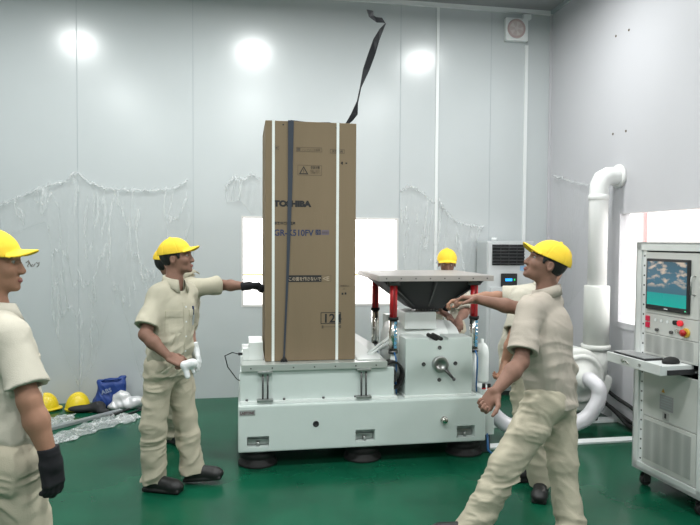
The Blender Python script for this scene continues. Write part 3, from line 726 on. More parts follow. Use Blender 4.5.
# ------------------------------------------------------------------ shaker base
def Bx(parent, name, m, *a, bev=.004): return MB().box(*a, bev).build(name, m, parent)
XB0, XB1, YB0, YB1 = -.044, 1.89, 4.62, 5.78
base = thing('shaker_base', 'long pale green-white steel machine base standing on black rubber feet', 'machine base', (.92, 5.2, 0))
b = MB().box(XB0, XB1, YB0, YB1, .14, .49, .012)
bo = b.build('body', M_MACH, base)
def cutter(o, boxes=(), cyls=()):
    """carve pockets into a mesh with an exact boolean and apply it"""
    mb = MB()
    for q in boxes: mb.box(*q)
    for q in cyls: mb.cyl(q[0], q[1], q[2])
    me = mb.mesh('cut'); off = root_off(o.parent); me.transform(Matrix.Translation(-off)); c = bpy.data.objects.new('cut', me); COL.objects.link(c); c.location = off
    md = o.modifiers.new('b', 'BOOLEAN'); md.object = c; md.operation = 'DIFFERENCE'; md.solver = 'EXACT'
    bpy.context.view_layer.update()
    # evaluate with matching matrices
    ev = bpy.data.meshes.new_from_object(o.evaluated_get(bpy.context.evaluated_depsgraph_get())); o.modifiers.remove(md)
    old = o.data; o.data = ev
    if not ev.materials:
        for mm in old.materials: ev.materials.append(mm)
    bpy.data.objects.remove(c)
PK = [(.022, .184, .176, .259), (.841, .993, .182, .274), (1.652, 1.802, .174, .269)]
cutter(bo, [(x0, x1, YB0 - .05, YB0 + .09, z0, z1) for x0, x1, z0, z1 in PK], [((.536, YB0 - .05, .334), (.536, YB0 + .06, .334), .022)])
for x0, x1, z0, z1 in PK:
    mb = MB().box(x0 + .004, x1 - .004, YB0 + .06, YB0 + .088, z0 + .002, z0 + .045, .003).cyl(((x0 + x1) / 2, YB0 + .03, z0 + .002), ((x0 + x1) / 2, YB0 + .03, z0 + .035), .012)
    mb.build('lifting_lug', M_STEEL, base)
MB().lathe((.536, YB0, .334), (0, -1, 0), [(.001, .0015), (.016, .0015), (.018, .004), (.022, .004), (.024, 0)], 24).build('hole_shade_plug', M_INK, base)  # black plug added to paint the shade inside the round hole
MB().lathe((1.545, YB0, .322), (0, -1, 0), [(.030, 0), (.030, .012), (.024, .014), (.024, .030), (.018, .034), (0.001, .034)], 24).build('level_valve', M_CHROME, base)
Bx(base, 'nameplate', mat('plate_gray', (.30, .33, .32), .5), -.034, .082, YB0 - .003, YB0 + .001, .418, .460, bev=.001)
text('nameplate_text', 'LABTONE', .03, Matrix.Translation((-.028, YB0 - .0035, .428)) @ Matrix.Rotation(R(90), 4, 'X'), mat('ink_maroon', (.10, .035, .04), .7), base, bold=.0008, width=.10)
for y in (4.80, 5.6):
    for x in (.105, .93, 1.775):
        p = MB().lathe((x, y, 0), (0, 0, 1), [(.15, 0), (.15, .02), (.135, .024), (.135, .055), (.128, .06), (.135, .066), (.135, .10), (.11, .105), (.11, .14), (.001, .14)], 36).build('rubber_foot', M_RUB, base)
        MB().lathe((x, y, .0), (0, 0, 1), [(.112, .103), (.118, .108), (.118, .128), (.112, .133)], 36).build('foot_band', M_STEELD, p)
# slip table
st = thing('slip_table', 'low pale slip table block on the left of the machine base under the carton', 'slip table', (.55, 5.15, .49))
Bx(st, 'body', M_MACH, -.03, 1.16, 4.70, 5.62, .49, .735, bev=.006)
Bx(st, 'lower_flange', M_MACHW, -.03, 1.18, 4.665, 5.65, .49, .510, bev=.003)
Bx(st, 'top_plate', mat('slip_plate', (.50, .53, .50), .3, metal=.35), -.02, 1.10, 4.675, 5.64, .735, .785, bev=.003)
for x in [.05 + .16 * k for k in range(7)]: MB().cyl((x, 4.672, .758), (x, 4.68, .758), .006, n=10).build('bolt', M_STEELD, st)
for x in [.02, .30, .6, .85]: MB().cyl((x, 4.69, .51), (x, 4.69, .522), .010, n=10).build('bolt', M_STEELD, st)
for x in (.156, .911):
    Bx(st, 'bracket', M_STEEL, x - .055, x + .055, 4.655, 4.72, .715, .735); Bx(st, 'bracket', M_STEEL, x - .06, x + .06, 4.645, 4.70, .505, .525)
    for dx in (-.017, .020): MB().cyl((x + dx, 4.675, .52), (x + dx, 4.675, .72), .007).build('tie_rod', M_STEELD, st)
# white covers beside the carton
t = thing('junction_box', 'small bright white box with a thin dark cable, left of the carton foot', 'junction box', (.05, 5.0, .785))
Bx(t, 'body', M_MACHW, .035, .145, 4.86, 5.18, .785, .925, bev=.004); Bx(t, 'side_box', M_MACHW, -.012, .035, 4.86, 5.02, .785, .88)
MB().cyl((-.012, 4.9, .83), (-.045, 4.9, .83), .011).build('connector', M_INK, t)
MB().tube([(-.045, 4.9, .83), (-.09, 4.92, .84), (-.15, 5.0, .80), (-.13, 5.05, .70), (-.06, 5.06, .60), (-.031, 5.06, .58)], .004, 8).build('cable', M_BLACKP, t)
t = thing('cover_sheet', 'bright white folded cover sheet lying on the slip table right of the carton', 'cover sheet', (.98, 5.0, .785))
MB().poly([(.875, 4.74, .787), (1.06, 4.74, .787), (1.10, 5.2, .83), (.90, 5.55, .93), (.875, 5.55, .93)], (0, 0, .006)).build('sheet', M_MACHW, t)
MB().box(.93, 1.01, 4.86, 4.94, .800, .8035, rot=Matrix.Rotation(R(20), 4, 'Z')).build('paper_label', mat('paper_gray', (.5, .5, .48), .8), t)
t = thing('linkage_arm', 'fan of thin white rods between the carton and the front left cylinder', 'linkage', (1.05, 4.95, .785))
for k, (x1, z1) in enumerate(((1.17, .88), (1.18, .93), (1.15, .84))):
    MB().cyl((.98, 4.86 + .04 * k, .80 + .005 * k), (x1 + .03, 5.02, z1), .011, n=10).build('rod', M_MACHW, t)
MB().cyl((1.20, 5.0, .785), (1.20, 5.04, .95), .014, n=10).build('post', M_MACHW, t)
t = thing('rubber_bellows', 'black curved rubber bellows between the slip table and the shaker block', 'bellows', (1.17, 4.8, .49))
arc = [(1.155 + .085 * math.cos(a), 4.76, .665 + .105 * math.sin(a)) for a in [R(130 - 22 * k) for k in range(11)]]
MB().ribbon(arc, (0, 1, 0), .10, .016).build('outer_strip', M_RUB, t)
MB().ribbon([(1.14 + .045 * math.cos(a), 4.75, .655 + .065 * math.sin(a)) for a in [R(160 - 25 * k) for k in range(9)]], (0, 1, 0), .08, .01).build('inner_strip', M_STEELD, t)
MB().sphere((1.165, 4.80, .62), (.05, .04, .07)).build('end_cap', M_CHROME, t)
# ------------------------------------------------------------------ shaker
sk = thing('vibration_shaker', 'white electrodynamic shaker with a square face plate and round barrel', 'vibration shaker', (1.53, 5.1, .49))
fp_ = Bx(sk, 'face_plate', M_MACH, 1.252, 1.80, 4.70, 4.92, .495, .955, bev=.006)
cutter(fp_, [(1.44, 1.60, 4.66, 5.0, .935, 1.0)])
b = MB().box(1.24, 1.83, 4.68, 5.72, .49, .505, .003); b.build('mounting_plate', M_MACHW, sk)
h_ = MB().lathe((1.53, 4.70, .748), (0, -1, 0), [(.066, 0), (.066, .03), (.060, .036), (.03, .036), (.028, .028), (.001, .028)], 32).build('hub', M_STEEL, sk)
MB().cyl((1.56, 4.66, .715), (1.625, 4.64, .64), .014, .010).sphere((1.628, 4.638, .636), .014).build('lever', M_STEELD, h_)
for x, z in ((1.528, .879), (1.398, .75), (1.660, .75), (1.528, .622)):
    MB().lathe((x, 4.70, z), (0, -1, 0), [(.016, 0), (.016, .006), (.009, .006), (.008, .001), (.001, .001)], 16).build('bolt', M_STEELD, sk)
for dx in (-.02, .02): MB().cyl((1.52 + dx, 4.70, .948), (1.52 + dx, 4.92, .948), .016).build('eyebolt', M_RUB, sk)
br = MB().lathe((1.205, 5.22, .772), (1, 0, 0), [(.001, 0), (.21, 0), (.25, .02), (.26, .04), (.26, .10), (.253, .103), (.253, .109), (.26, .112), (.26, .50), (.253, .503), (.253, .509), (.26, .512), (.25, .58), (.21, .62), (.001, .62)], 56).build('barrel', M_MACHW, sk)
Bx(sk, 'top_housing', M_MACHW, 1.325, 1.60, 5.02, 5.35, .98, 1.125, bev=.008)
Bx(sk, 'rear_box', M_MACHW, 1.235, 1.30, 5.30, 5.45, .96, 1.07, bev=.004)
b = MB()
b.box(1.42, 1.635, 5.06, 5.20, 1.123, 1.132)
for k in range(9): b.box(1.43 + .024 * k, 1.442 + .024 * k, 5.06, 5.20, 1.125, 1.15)
b.build('coil_terminal', M_STEELD, sk)
# head expander
ex = thing('head_expander', 'wide square grey vibration table plate on a dark tapered cone, held on red cylinders', 'vibration table', (1.5, 5.2, 1.13))
PX0, PX1, PY0, PY1 = 1.033, 1.976, 4.70, 5.62
Bx(ex, 'table_plate', M_MAG, PX0, PX1, PY0, PY1, 1.405, 1.45, bev=.003)
for k in range(8): MB().cyl((PX0 + .06 + k * .118, PY0 - .003, 1.427), (PX0 + .06 + k * .118, PY0 + .003, 1.427), .006, n=10).build('bolt_hole', M_STEELD, ex)
def frust(x0, x1, y0, y1, z0, X0_, X1_, Y0_, Y1_, z1):
    b = MB(); A = [b.b.verts.new(p) for p in ((x0, y0, z0), (x1, y0, z0), (x1, y1, z0), (x0, y1, z0))]; B = [b.b.verts.new(p) for p in ((X0_, Y0_, z1), (X1_, Y0_, z1), (X1_, Y1_, z1), (X0_, Y1_, z1))]
    b.b.faces.new(A[::-1]); b.b.faces.new(B)
    for i in range(4): b.b.faces.new((A[i], A[(i+1) % 4], B[(i+1) % 4], B[i]))
    return b
frust(1.40, 1.66, 5.04, 5.30, 1.15, 1.08, 1.93, 4.78, 5.55, 1.405).build('cone', M_UNDER, ex)
b = MB()
for k in (-3, 0, 3):
    x = 1.53 + k * .035; X = 1.505 + k * .125
    b.poly([(x, 5.04, 1.155), (X, 4.735, 1.39), (X, 4.735, 1.405), (X, 5.0, 1.405), (x, 5.1, 1.155)], (.012, 0, 0))
b.build('rib', mat('rib_dark', (.07, .07, .072), .5), ex)
# four lifting cylinders
def lifter(x, y, zr, zs, z0, label, lab=True):
    t = thing('lifting_cylinder', label, 'cylinder', (x, y, z0))
    MB().cyl((x, y, zr), (x, y, 1.375), .030).build('red_sleeve', M_RED, t)
    MB().box(x - .008, x + .008, y - .036, y - .029, zr, 1.37).build('sleeve_rib', mat('red_dark', (.22, .01, .012), .5), t)
    MB().cyl((x, y, 1.37), (x, y, 1.405), .052).build('top_cap', M_STEELD, t)
    MB().cyl((x, y, zr - .022), (x, y, zr), .040).build('collar', M_RUB, t)
    MB().cyl((x, y, zs), (x, y, zr - .02), .034).build('barrel', M_CHROME, t)
    MB().cyl((x, y, zs - .025), (x, y, zs), .038).build('end_cap', M_STEELD, t)
    MB().cyl((x, y, z0), (x, y, zs - .022), .022).build('support_post', M_MACHW, t)
    if lab:
        lb = MB()
        for k in range(7): lb.box(x + .002 - .004 * (k % 2), x + .020, y - .0365, y - .0285, zs + .02 + .032 * k, zs + .040 + .032 * k)
        lb.box(x + .0, x + .004, y - .036, y - .031, zs + .02, zs + .23); lb.build('label', M_LBLUE, t)
    MB().tube([(x, y - .04, zs - .01), (x + .01, y - .06, zs - .06), (x + .015, y - .05, zs - .14), (x + .02, y - .02, z0 + .06), (x + .03, y, z0 + .005)], .006, 8).build('air_hose', M_BLUEHOSE, t)
    return t
lifter(1.172, 4.79, 1.115, .85, .49, 'red and chrome lifting cylinder at the front left corner of the grey plate', 2)
lifter(1.846, 4.79, 1.115, .85, .49, 'red and chrome lifting cylinder at the front right corner of the grey plate', 2)
lifter(1.176, 5.50, 1.115, .79, .735, 'red and chrome lifting cylinder at the back left corner of the grey plate', 0)
lifter(1.842, 5.47, 1.115, .95, .49, 'red and chrome lifting cylinder at the back right corner of the grey plate', 0)
MB().cyl((1.86, 5.40, .965), (1.95, 5.36, .955), .022).build('valve', M_CHROME, bpy.data.objects['lifting_cylinder.003'])
# box and tank to the right
t = thing('terminal_box', 'narrow white terminal box fixed to the right end of the machine base', 'terminal box', (1.95, 4.85, 0))
Bx(t, 'body', M_MACHW, 1.893, 1.995, 4.70, 5.1, .16, .53, bev=.006)
MB().cyl((1.91, 4.72, .53), (1.91, 4.72, .575), .014).cyl((1.955, 4.72, .53), (1.955, 4.72, .57), .014).build('connector', M_RUB, t)
MB().cyl((1.91, 4.72, .53), (1.91, 4.72, .54), .017).cyl((1.955, 4.72, .53), (1.955, 4.72, .54), .017).build('connector_ring', M_RED, t)
Bx(t, 'foot', M_STEELD, 1.90, 1.985, 4.75, 5.05, 0, .16)
MB().tube([(1.94, 4.72, .2), (1.93, 4.66, .05), (1.97, 4.64, .012), (2.12, 4.68, .012), (2.2, 4.78, .03), (2.25, 4.95, .01)], .010, 8).build('air_hose', M_BLUEHOSE, t)
t = MB().lathe((1.995, 4.98, .535), (0, 0, 1), [(.052, 0), (.058, .01), (.058, .24), (.05, .29), (.03, .32), (.014, .33), (.014, .36), (.001, .36)], 28).build('air_tank', M_MACHW)
t.location = (0, 0, 0); tag(t, 'slim white round-topped tank standing on the terminal box right of the shaker', 'tank')

# ------------------------------------------------------------------ the tall carton
CX0, CX1, CY0, CY1, CZ0, CZ1 = .158, .862, 4.78, 5.48, .787, 2.632
ct = thing('carton', 'tall brown cardboard refrigerator carton with black printing standing on the slip table', 'carton', (.51, 5.13, CZ0))
Bx(ct, 'body', M_CARD, CX0, CX1, CY0, CY1, CZ0, CZ1, bev=.006)
b = MB().box(CX0 + .004, CX1 - .004, CY0 + .349, CY0 + .351, CZ1, CZ1 + .001); b.build('top_flap_seam', M_INKG, ct)
def PM(x, z, y=None): return Matrix.Translation((x, CY0 - .0008 if y is None else y, z)) @ Matrix.Rotation(R(90), 4, 'X')
def ink(name, rects, m): 
    b = MB()
    for x0, x1, z0, z1 in rects: b.box(x0, x1, CY0 - .0015, CY0 + .002, z0, z1)
    return b.build(name, m, ct)
def outline(name, x0, x1, z0, z1, m, w_=.003): return ink(name, [(x0, x1, z0, z0 + w_), (x0, x1, z1 - w_, z1), (x0, x0 + w_, z0, z1), (x1 - w_, x1, z0, z1)], m)
text('maker_name', 'TOSHIBA', .060, PM(.224, 1.982), M_INK, ct, bold=.0042, width=.292)
text('kind_line', '東芝冷凍冷蔵庫', .026, PM(.224, 1.842), M_INK, ct, bold=.0006, width=.165)
text('model_number', 'GR-K510FV', .066, PM(.224, 1.757), M_INKB, ct, bold=.0016, width=.305)
ink('model_mark', [(.545, .585, 1.765, 1.805)], M_INKB); text('model_mark_text', '冷', .036, PM(.548, 1.770, CY0 - .0022), M_CARD, ct)
ink('model_tint', [(.592, .650, 1.765, 1.803)], M_INKV); text('model_tint_text', 'SERIES', .022, PM(.595, 1.776, CY0 - .0022), M_INKG, ct, width=.052)
outline('print_box', .222, .262, 2.410, 2.440, M_INKG); ink('print_box_fill', [(.235, .252, 2.418, 2.432)], M_INKG)
outline('print_box', .395, .592, 2.402, 2.436, M_INKG); ink('print_box_fill', [(.40, .425, 2.408, 2.430)], M_INKG); text('print_box_text', 'ノンフロン冷蔵庫', .017, PM(.435, 2.411), M_INKG, ct, width=.14)
outline('print_box', .655, .768, 2.396, 2.428, M_INKG); text('print_box_text', '天地無用', .02, PM(.67, 2.404), M_INKG, ct, bold=.0008, width=.085)
outline('warning_box', .405, .592, 2.222, 2.300, M_INKG)
b = MB()
tp = [(.415, 2.230), (.487, 2.230), (.451, 2.292)]; ti = [(.427, 2.237), (.475, 2.237), (.451, 2.279)]
for i in range(3):
    a, c = tp[i], tp[(i+1) % 3]; d, e = ti[(i+1) % 3], ti[i]
    b.poly([(a[0], CY0 - .0014, a[1]), (c[0], CY0 - .0014, c[1]), (d[0], CY0 - .0014, d[1]), (e[0], CY0 - .0014, e[1])], (0, .002, 0))
b.box(.4495, .4535, CY0 - .0015, CY0 + .001, 2.249, 2.268).box(.4495, .4535, CY0 - .0015, CY0 + .001, 2.241, 2.245).build('warning_triangle', M_INK, ct)
text('warning_text', '取扱注意', .024, PM(.505, 2.274), M_INK, ct, width=.07); text('warning_text', '転倒・落下に\nご注意下さい', .014, PM(.503, 2.252), M_INKG, ct, width=.075)
ink('arrow_mark', [(.740, .755, 2.318, 2.328), (.746, .756, 2.312, 2.334), (.776, .790, 2.318, 2.328)], M_INK)
ink('caution_band', [(.328, .592, 1.400, 1.452)], M_INK); text('caution_text', 'この面を倒さないで', .032, PM(.336, 1.412, CY0 - .0022), M_INKC, ct, width=.248, bold=.0006)
outline('caution_icon', .594, .668, 1.400, 1.452, M_INKG, .002); text('caution_icon_text', '<E', .045, PM(.602, 1.410), M_INKC, ct, bold=.001, width=.05)
text('batch_text', '横積禁止', .014, PM(.738, 1.362), M_INKG, ct, width=.075); text('batch_text', '3段', .012, PM(.76, 1.34), M_INKG, ct)
ink('batch_mark', [(.752, .766, 1.298, 1.314), (.776, .790, 1.300, 1.316)], M_INK)
outline('number_box', .588, .748, 1.072, 1.162, M_INK, .005); text('number', '124', .095, PM(.604, 1.083), M_INK, ct, bold=.002, width=.13)
ink('number_arrow', [(.60, .735, 1.046, 1.050), (.596, .610, 1.036, 1.060), (.735, .748, 1.036, 1.060)], M_INKG)
text('top_mark', '•', .05, PM(.285, 2.585), M_INK, ct); text('top_mark', '•', .05, PM(.695, 2.575), M_INK, ct)
def band(x):
    t = thing('packing_strap', 'narrow white plastic packing strap around the %s side of the carton' % ('left' if x < .5 else 'right'), 'strap', (x, 4.776, CZ0), None)
    w2 = .0105; e = .0025
    b = MB().box(x - w2, x + w2, CY0 - e, CY0 - .0006, CZ0, CZ1 + e).box(x - w2, x + w2, CY0 - e, CY1 + e, CZ1 + .0006, CZ1 + e).box(x - w2, x + w2, CY1 + .0006, CY1 + e, CZ0, CZ1 + e)
    b.build('band', M_STRAPW, t); Bx(t, 'seal', M_STEEL, x - w2 - .001, x + w2 + .001, CY0 + .20, CY0 + .24, CZ1 + e, CZ1 + e + .002, bev=0)
band(.220); band(.716)
t = thing('ratchet_strap', 'dark webbing strap down the carton front, its loose end flung up in the air', 'strap', (.35, 4.775, CZ1))
zs = np.linspace(CZ1 + .004, .80, 15); cx = np.interp(zs, [.80, 1.5, 2.1, 2.64], [.303, .331, .347, .352]); wd = np.interp(zs, [.8, 1.2, 1.75, 2.2, 2.64], [.014, .016, .026, .036, .044])
sides = [(1, -.9 * (1 - max(0, (z - 1.2) / 1.4)) if z > .8 else 0, 0) for z in zs]
wd = wd * 1.0
MB().ribbon([(float(x), CY0 - .0045 - .5 * float(q) * .0 - .004, float(z)) for x, z, q in zip(cx, zs, wd)], (1, 0, 0), [float(q) for q in wd], .003).build('front_webbing', M_STRAPB, t)
MB().ribbon([(.352, CY0 - .006, CZ1 + .004), (.353, CY0 + .02, CZ1 + .006), (.50, CY0 + .08, CZ1 + .006), (.66, CY0 + .12, CZ1 + .02), (.74, CY0 + .14, CZ1 + .006), (.82, CY0 + .17, CZ1 + .008)], (0, 1, 0), .045, .003).build('top_webbing', M_STRAPB, t)
k = MB().tube([(.303 + .022 * math.cos(a), CY0 - .016, .770 + .042 * math.sin(a)) for a in [2 * math.pi * i / 20 for i in range(20)]], .008, 8, closed=True).build('hook', M_RUB, t)
MB().cyl((.303, CY0 - .014, .775), (.303, CY0 - .014, .82), .011).build('hook_neck', M_RUB, k)
pts = [(.80, 4.95, 2.645), (.835, 4.95, 2.68), (.875, 4.95, 2.74), (.90, 4.95, 2.84), (.925, 4.95, 2.96), (.97, 4.95, 3.10), (1.015, 4.95, 3.23), (1.05, 4.95, 3.34), (1.09, 4.95, 3.42), (1.125, 4.95, 3.475), (1.10, 4.95, 3.50), (1.05, 4.95, 3.50), (1.01, 4.96, 3.53), (1.0, 4.97, 3.58)]
sd = [(.3, .9, 0), (.8, .5, .2), (.9, .4, 0), (.3, .95, 0), (.3, .95, 0), (.95, .4, 0), (1, .2, 0), (.9, .5, 0), (.6, .8, 0), (.3, .9, .3), (0, .6, .8), (0, .5, .85), (.7, .5, .3), (.9, .3, 0)]
MB().ribbon(pts, sd, .062, .003).build('loose_end', M_STRAPK, t)
# ------------------------------------------------------------------ air conditioner against the back wall
ac = thing('air_conditioner', 'tall silver floor-standing air conditioner with a dark louvred outlet', 'air conditioner', (2.93, 6.6, 0))
Bx(ac, 'cabinet', M_ACB, 2.64, 3.20, 6.48, 6.80, .05, 1.73, bev=.02)
Bx(ac, 'front_panel', M_ACB, 2.675, 3.19, 6.46, 6.49, .10, 1.22, bev=.01)
Bx(ac, 'plinth', M_STEELD, 2.66, 3.18, 6.50, 6.80, 0, .06)
Bx(ac, 'outlet', M_INK, 2.70, 3.07, 6.465, 6.50, 1.46, 1.69, bev=.004)
b = MB()
for k in range(6): b.box(2.70, 3.07, 6.452, 6.475, 1.475 + .036 * k, 1.483 + .036 * k, rot=Matrix.Rotation(R(25), 4, 'X'))
for k in range(3): b.box(2.79 + .095 * k, 2.794 + .095 * k, 6.455, 6.475, 1.46, 1.69)
b.build('louvre', mat('louvre_grey', (.05, .052, .055), .4), ac)
Bx(ac, 'display', M_INK, 2.80, 2.985, 6.452, 6.47, 1.225, 1.37, bev=.003)
Bx(ac, 'display_segment', mat('display_blue', (.0, .1, .3), .4, emis=(.03, .40, 1), estr=2.5), 2.845, 2.925, 6.449, 6.453, 1.285, 1.315, bev=0)
Bx(ac, 'display_lamp', mat('display_green', (.0, .2, .05), .4, emis=(.02, .8, .15), estr=1.2), 2.945, 2.96, 6.449, 6.453, 1.29, 1.312, bev=0)
Bx(ac, 'sticker', mat('sticker_blue', (.30, .50, .75), .5), 3.03, 3.10, 6.473, 6.482, 1.40, 1.455, bev=0)
MB().cyl((2.78, 6.62, 1.73), (2.78, 6.62, 1.765), .03).build('top_fitting', M_TRIMW, ac)

# ------------------------------------------------------------------ extraction duct and blower
du = thing('ventilation_duct', 'white vertical plastic pipe bending into the right wall above the blower', 'duct', (3.34, 5.45, .75))
x, y = 3.335, 5.45
MB().tube([(x, y, 1.28), (x, y, 2.18), (x + .005, y, 2.26), (x + .035, y, 2.325), (x + .09, y, 2.352), (x + .16, y, 2.355), (ROOM_X1 + .0, y, 2.355)], .088, 28).build('pipe', M_PVC, du)
MB().lathe((x, y, 2.12), (0, 0, 1), [(.088, 0), (.096, .004), (.096, .05), (.088, .054)], 28).build('joint_ring', M_PVC, du)
MB().lathe((ROOM_X1 - .002, y, 2.355), (-1, 0, 0), [(.09, 0), (.115, 0), (.112, .025), (.09, .03)], 28).build('wall_flange', M_PVC, du)
MB().lathe((x, y, .745), (0, 0, 1), [(.10, 0), (.118, .0), (.118, .55), (.112, .562), (.088, .565)], 32).build('sleeve', M_PVCC, du)
bl = thing('blower', 'cream snail-shaped centrifugal blower on the floor below the white duct', 'blower', (3.2, 5.45, 0))
cxb, czb = 3.12, .44
b = MB(); n = 48; A = []; B = []; yf, yb = 5.34, 5.56
for i in range(n):
    a = 2 * math.pi * i / n; r = .235 + .085 * ((a / (2 * math.pi)) )      # scroll grows to the outlet on the right
    a2 = -a                                                             # clockwise from +x
    r = .345 - .085 * (i / n)
    A.append((cxb + r * math.cos(a2), czb + r * math.sin(a2)))
for i in range(n):
    (p, q) = A[i]; A[i] = b.b.verts.new((p, yf, q)); B.append(b.b.verts.new((p, yb, q)))
b.b.faces.new(A); b.b.faces.new(B[::-1])
for i in range(n): b.b.faces.new((A[i], B[i], B[(i+1) % n], A[(i+1) % n]))
ho = b.build('scroll_housing', M_PVCC, bl)
md = ho.modifiers.new('bv', 'BEVEL'); md.width = .035; md.segments = 4; md.limit_method = 'ANGLE'
for p in ho.data.polygons: p.use_smooth = True
MB().lathe((cxb, yf, czb), (0, -1, 0), [(.23, 0), (.235, .015), (.195, .03), (.19, .018), (.15, .03), (.105, .06), (.075, .10), (.075, .14), (.001, .14)], 40).build('inlet_cone', M_PVCC, bl)
MB().cyl((x - .02, y, .42), (x, y, .70), .125, .11, n=32).build('outlet_neck', M_PVCC, bl)
MB().lathe((x, y, .695), (0, 0, 1), [(.11, 0), (.135, .004), (.135, .045), (.11, .05)], 32).build('outlet_flange', M_PVCC, bl)
Bx(bl, 'stand', M_STEELD, cxb - .18, cxb + .2, 5.36, 5.56, 0, .17, bev=.01)
hp = [(cxb + .0, 5.21, czb + .02), (cxb + .0, 5.16, czb + .02), (cxb + .03, 5.10, czb - .03), (cxb + .03, 5.08, czb - .11), (cxb - .03, 5.06, czb - .21), (cxb - .14, 5.04, .14), (cxb - .33, 5.03, .09), (2.55, 5.03, .085), (2.3, 5.05, .11), (2.16, 5.06, .20), (2.09, 5.06, .30), (2.03, 5.06, .34)]
hp = [Vector(p) for p in hp]; sp = []
for i in range(len(hp) - 1):
    p0, p1, p2, p3 = hp[max(i-1, 0)], hp[i], hp[i+1], hp[min(i+2, len(hp)-1)]
    for k in range(12):
        u = k / 12; sp.append(.5 * ((2*p1) + (p2-p0)*u + (2*p0-5*p1+4*p2-p3)*u*u + (3*p1-p0-3*p2+p3)*u**3))
fh = MB().tube(sp, [.064 + .004 * (i % 2) for i in range(len(sp))], 22).build('flexible_hose', mat('hose_silver', (.66, .65, .68), .35, metal=.1)); tag(fh, 'thick ribbed white flexible hose curving from the blower down to the floor', 'hose')
for i, (pts, lab) in enumerate([([(3.25, 5.6, .02), (3.33, 5.50, .30), (3.42, 5.40, .18), (3.48, 5.3, .10), (3.47, 5.1, .04), (3.45, 4.8, .03), (3.42, 4.4, .02)], 'black cable arching behind the blower toward the rack'),
                               ([(3.0, 5.62, .02), (3.28, 5.64, .12), (3.40, 5.6, .16), (3.49, 5.50, .14), (3.50, 5.2, .08), (3.49, 4.7, .025), (3.46, 4.3, .02)], 'black cable lying lowest along the right wall'),
                               ([(3.40, 5.66, .22), (3.48, 5.62, .30), (3.50, 5.35, .24), (3.505, 5.1, .20), (3.50, 4.8, .12), (3.48, 4.4, .03)], 'black cable looping highest on the right wall by the duct')]):
    hp = [Vector(p) for p in pts]; sp = []
    for a in range(len(hp) - 1):
        p0, p1, p2, p3 = hp[max(a-1, 0)], hp[a], hp[a+1], hp[min(a+2, len(hp)-1)]
        for k in range(8):
            u = k / 8; sp.append(.5 * ((2*p1) + (p2-p0)*u + (2*p0-5*p1+4*p2-p3)*u*u + (3*p1-p0-3*p2+p3)*u**3))
    tag(MB().tube(sp, .018, 10).build('cable', M_RUB), lab, 'cable')

# ------------------------------------------------------------------ control rack (local x = depth, y = along the face, z up)
RKM = Matrix.Translation((2.795, 3.36, 0)) @ Matrix.Rotation(R(4.5), 4, 'Z')
rk = thing('equipment_rack', 'tall light grey control rack on casters with a monitor in its front', 'equipment rack', (2.795, 3.335, 0))
RB = lambda: MB()
def RK(name, m, *a, bev=.003, parent=None): return MB().box(*a, bev).build(name, m, parent or rk, RKM)
H0, H1, WD, DP = .115, 1.725, .64, .58
cb = MB().box(0, DP, 0, .02, H0, H1, .004).box(0, DP, WD - .02, WD, H0, H1, .004).box(.0, DP, 0, WD, H1 - .02, H1, .004).box(0, DP, 0, WD, H0, H0 + .03, .004).box(DP - .02, DP, 0, WD, H0, H1)
cb.box(0, .03, 0, .055, H0, H1, .004).box(0, .03, WD - .055, WD, H0, H1, .004).box(0, .03, 0, WD, H1 - .06, H1, .004).box(0, .03, 0, WD, H0, H0 + .06, .004)
cb.build('cabinet', M_RACK, rk, RKM)
mo = RK('mounting_rail', M_TRIMW, .012, .03, WD - .095, WD - .055, H0 + .06, H1 - .06)
b = MB()
for k in range(22): b.cyl((.009, WD - .075, .20 + k * .068), (.014, WD - .075, .20 + k * .068), .006, n=8)
b.build('rail_screw', M_INK, mo, RKM)
RK('mounting_rail', M_TRIMW, .012, .03, .055, .07, H0 + .06, H1 - .06)
pY0, pY1 = .068, WD - .093
mp_ = RK('monitor_panel', M_RACKI, .006, .03, pY0, pY1, 1.235, 1.655)
mn = RK('monitor', M_BLACKP, -.012, .02, .140, .522, 1.265, 1.612, bev=.006)
ms = bpy.data.materials.new('screen_image'); ms.use_nodes = True; n = ms.node_tree.nodes; l = ms.node_tree.links
tc = n.new('ShaderNodeTexCoord'); sx = n.new('ShaderNodeSeparateXYZ'); l.new(tc.outputs['Generated'], sx.inputs[0])
rp = n.new('ShaderNodeValToRGB'); rp.color_ramp.interpolation = 'LINEAR'; l.new(sx.outputs[2], rp.inputs[0]); e = rp.color_ramp.elements
e[0].position = 0; e[0].color = (.0, .36, .30, 1); e[1].position = .28; e[1].color = (.01, .30, .28, 1)
for p_, c_ in ((.30, (.045, .13, .17, 1)), (.6, (.05, .14, .20, 1)), (1.0, (.03, .09, .13, 1))):
    q = e.new(p_); q.color = c_
nz = n.new('ShaderNodeTexNoise'); nz.inputs['Scale'].default_value = 4.2; nz.inputs['Detail'].default_value = 6; mpn = n.new('ShaderNodeMapping'); mpn.inputs['Scale'].default_value = (0, 1, 1.7); mpn.inputs['Location'].default_value = (0, 3.1, 1.3)
l.new(tc.outputs['Generated'], mpn.inputs[0]); l.new(mpn.outputs[0], nz.inputs['Vector'])
mr = n.new('ShaderNodeMapRange'); mr.inputs[1].default_value = .5; mr.inputs[2].default_value = .62; l.new(nz.outputs[0], mr.inputs[0])
m2 = n.new('ShaderNodeMapRange'); m2.inputs[1].default_value = .40; m2.inputs[2].default_value = .5; l.new(sx.outputs[2], m2.inputs[0])
mm = n.new('ShaderNodeMath'); mm.operation = 'MULTIPLY'; l.new(mr.outputs[0], mm.inputs[0]); l.new(m2.outputs[0], mm.inputs[1])
mx = n.new('ShaderNodeMix'); mx.data_type = 'RGBA'; l.new(mm.outputs[0], mx.inputs[0]); l.new(rp.outputs[0], mx.inputs[6]); mx.inputs[7].default_value = (.50, .42, .34, 1)
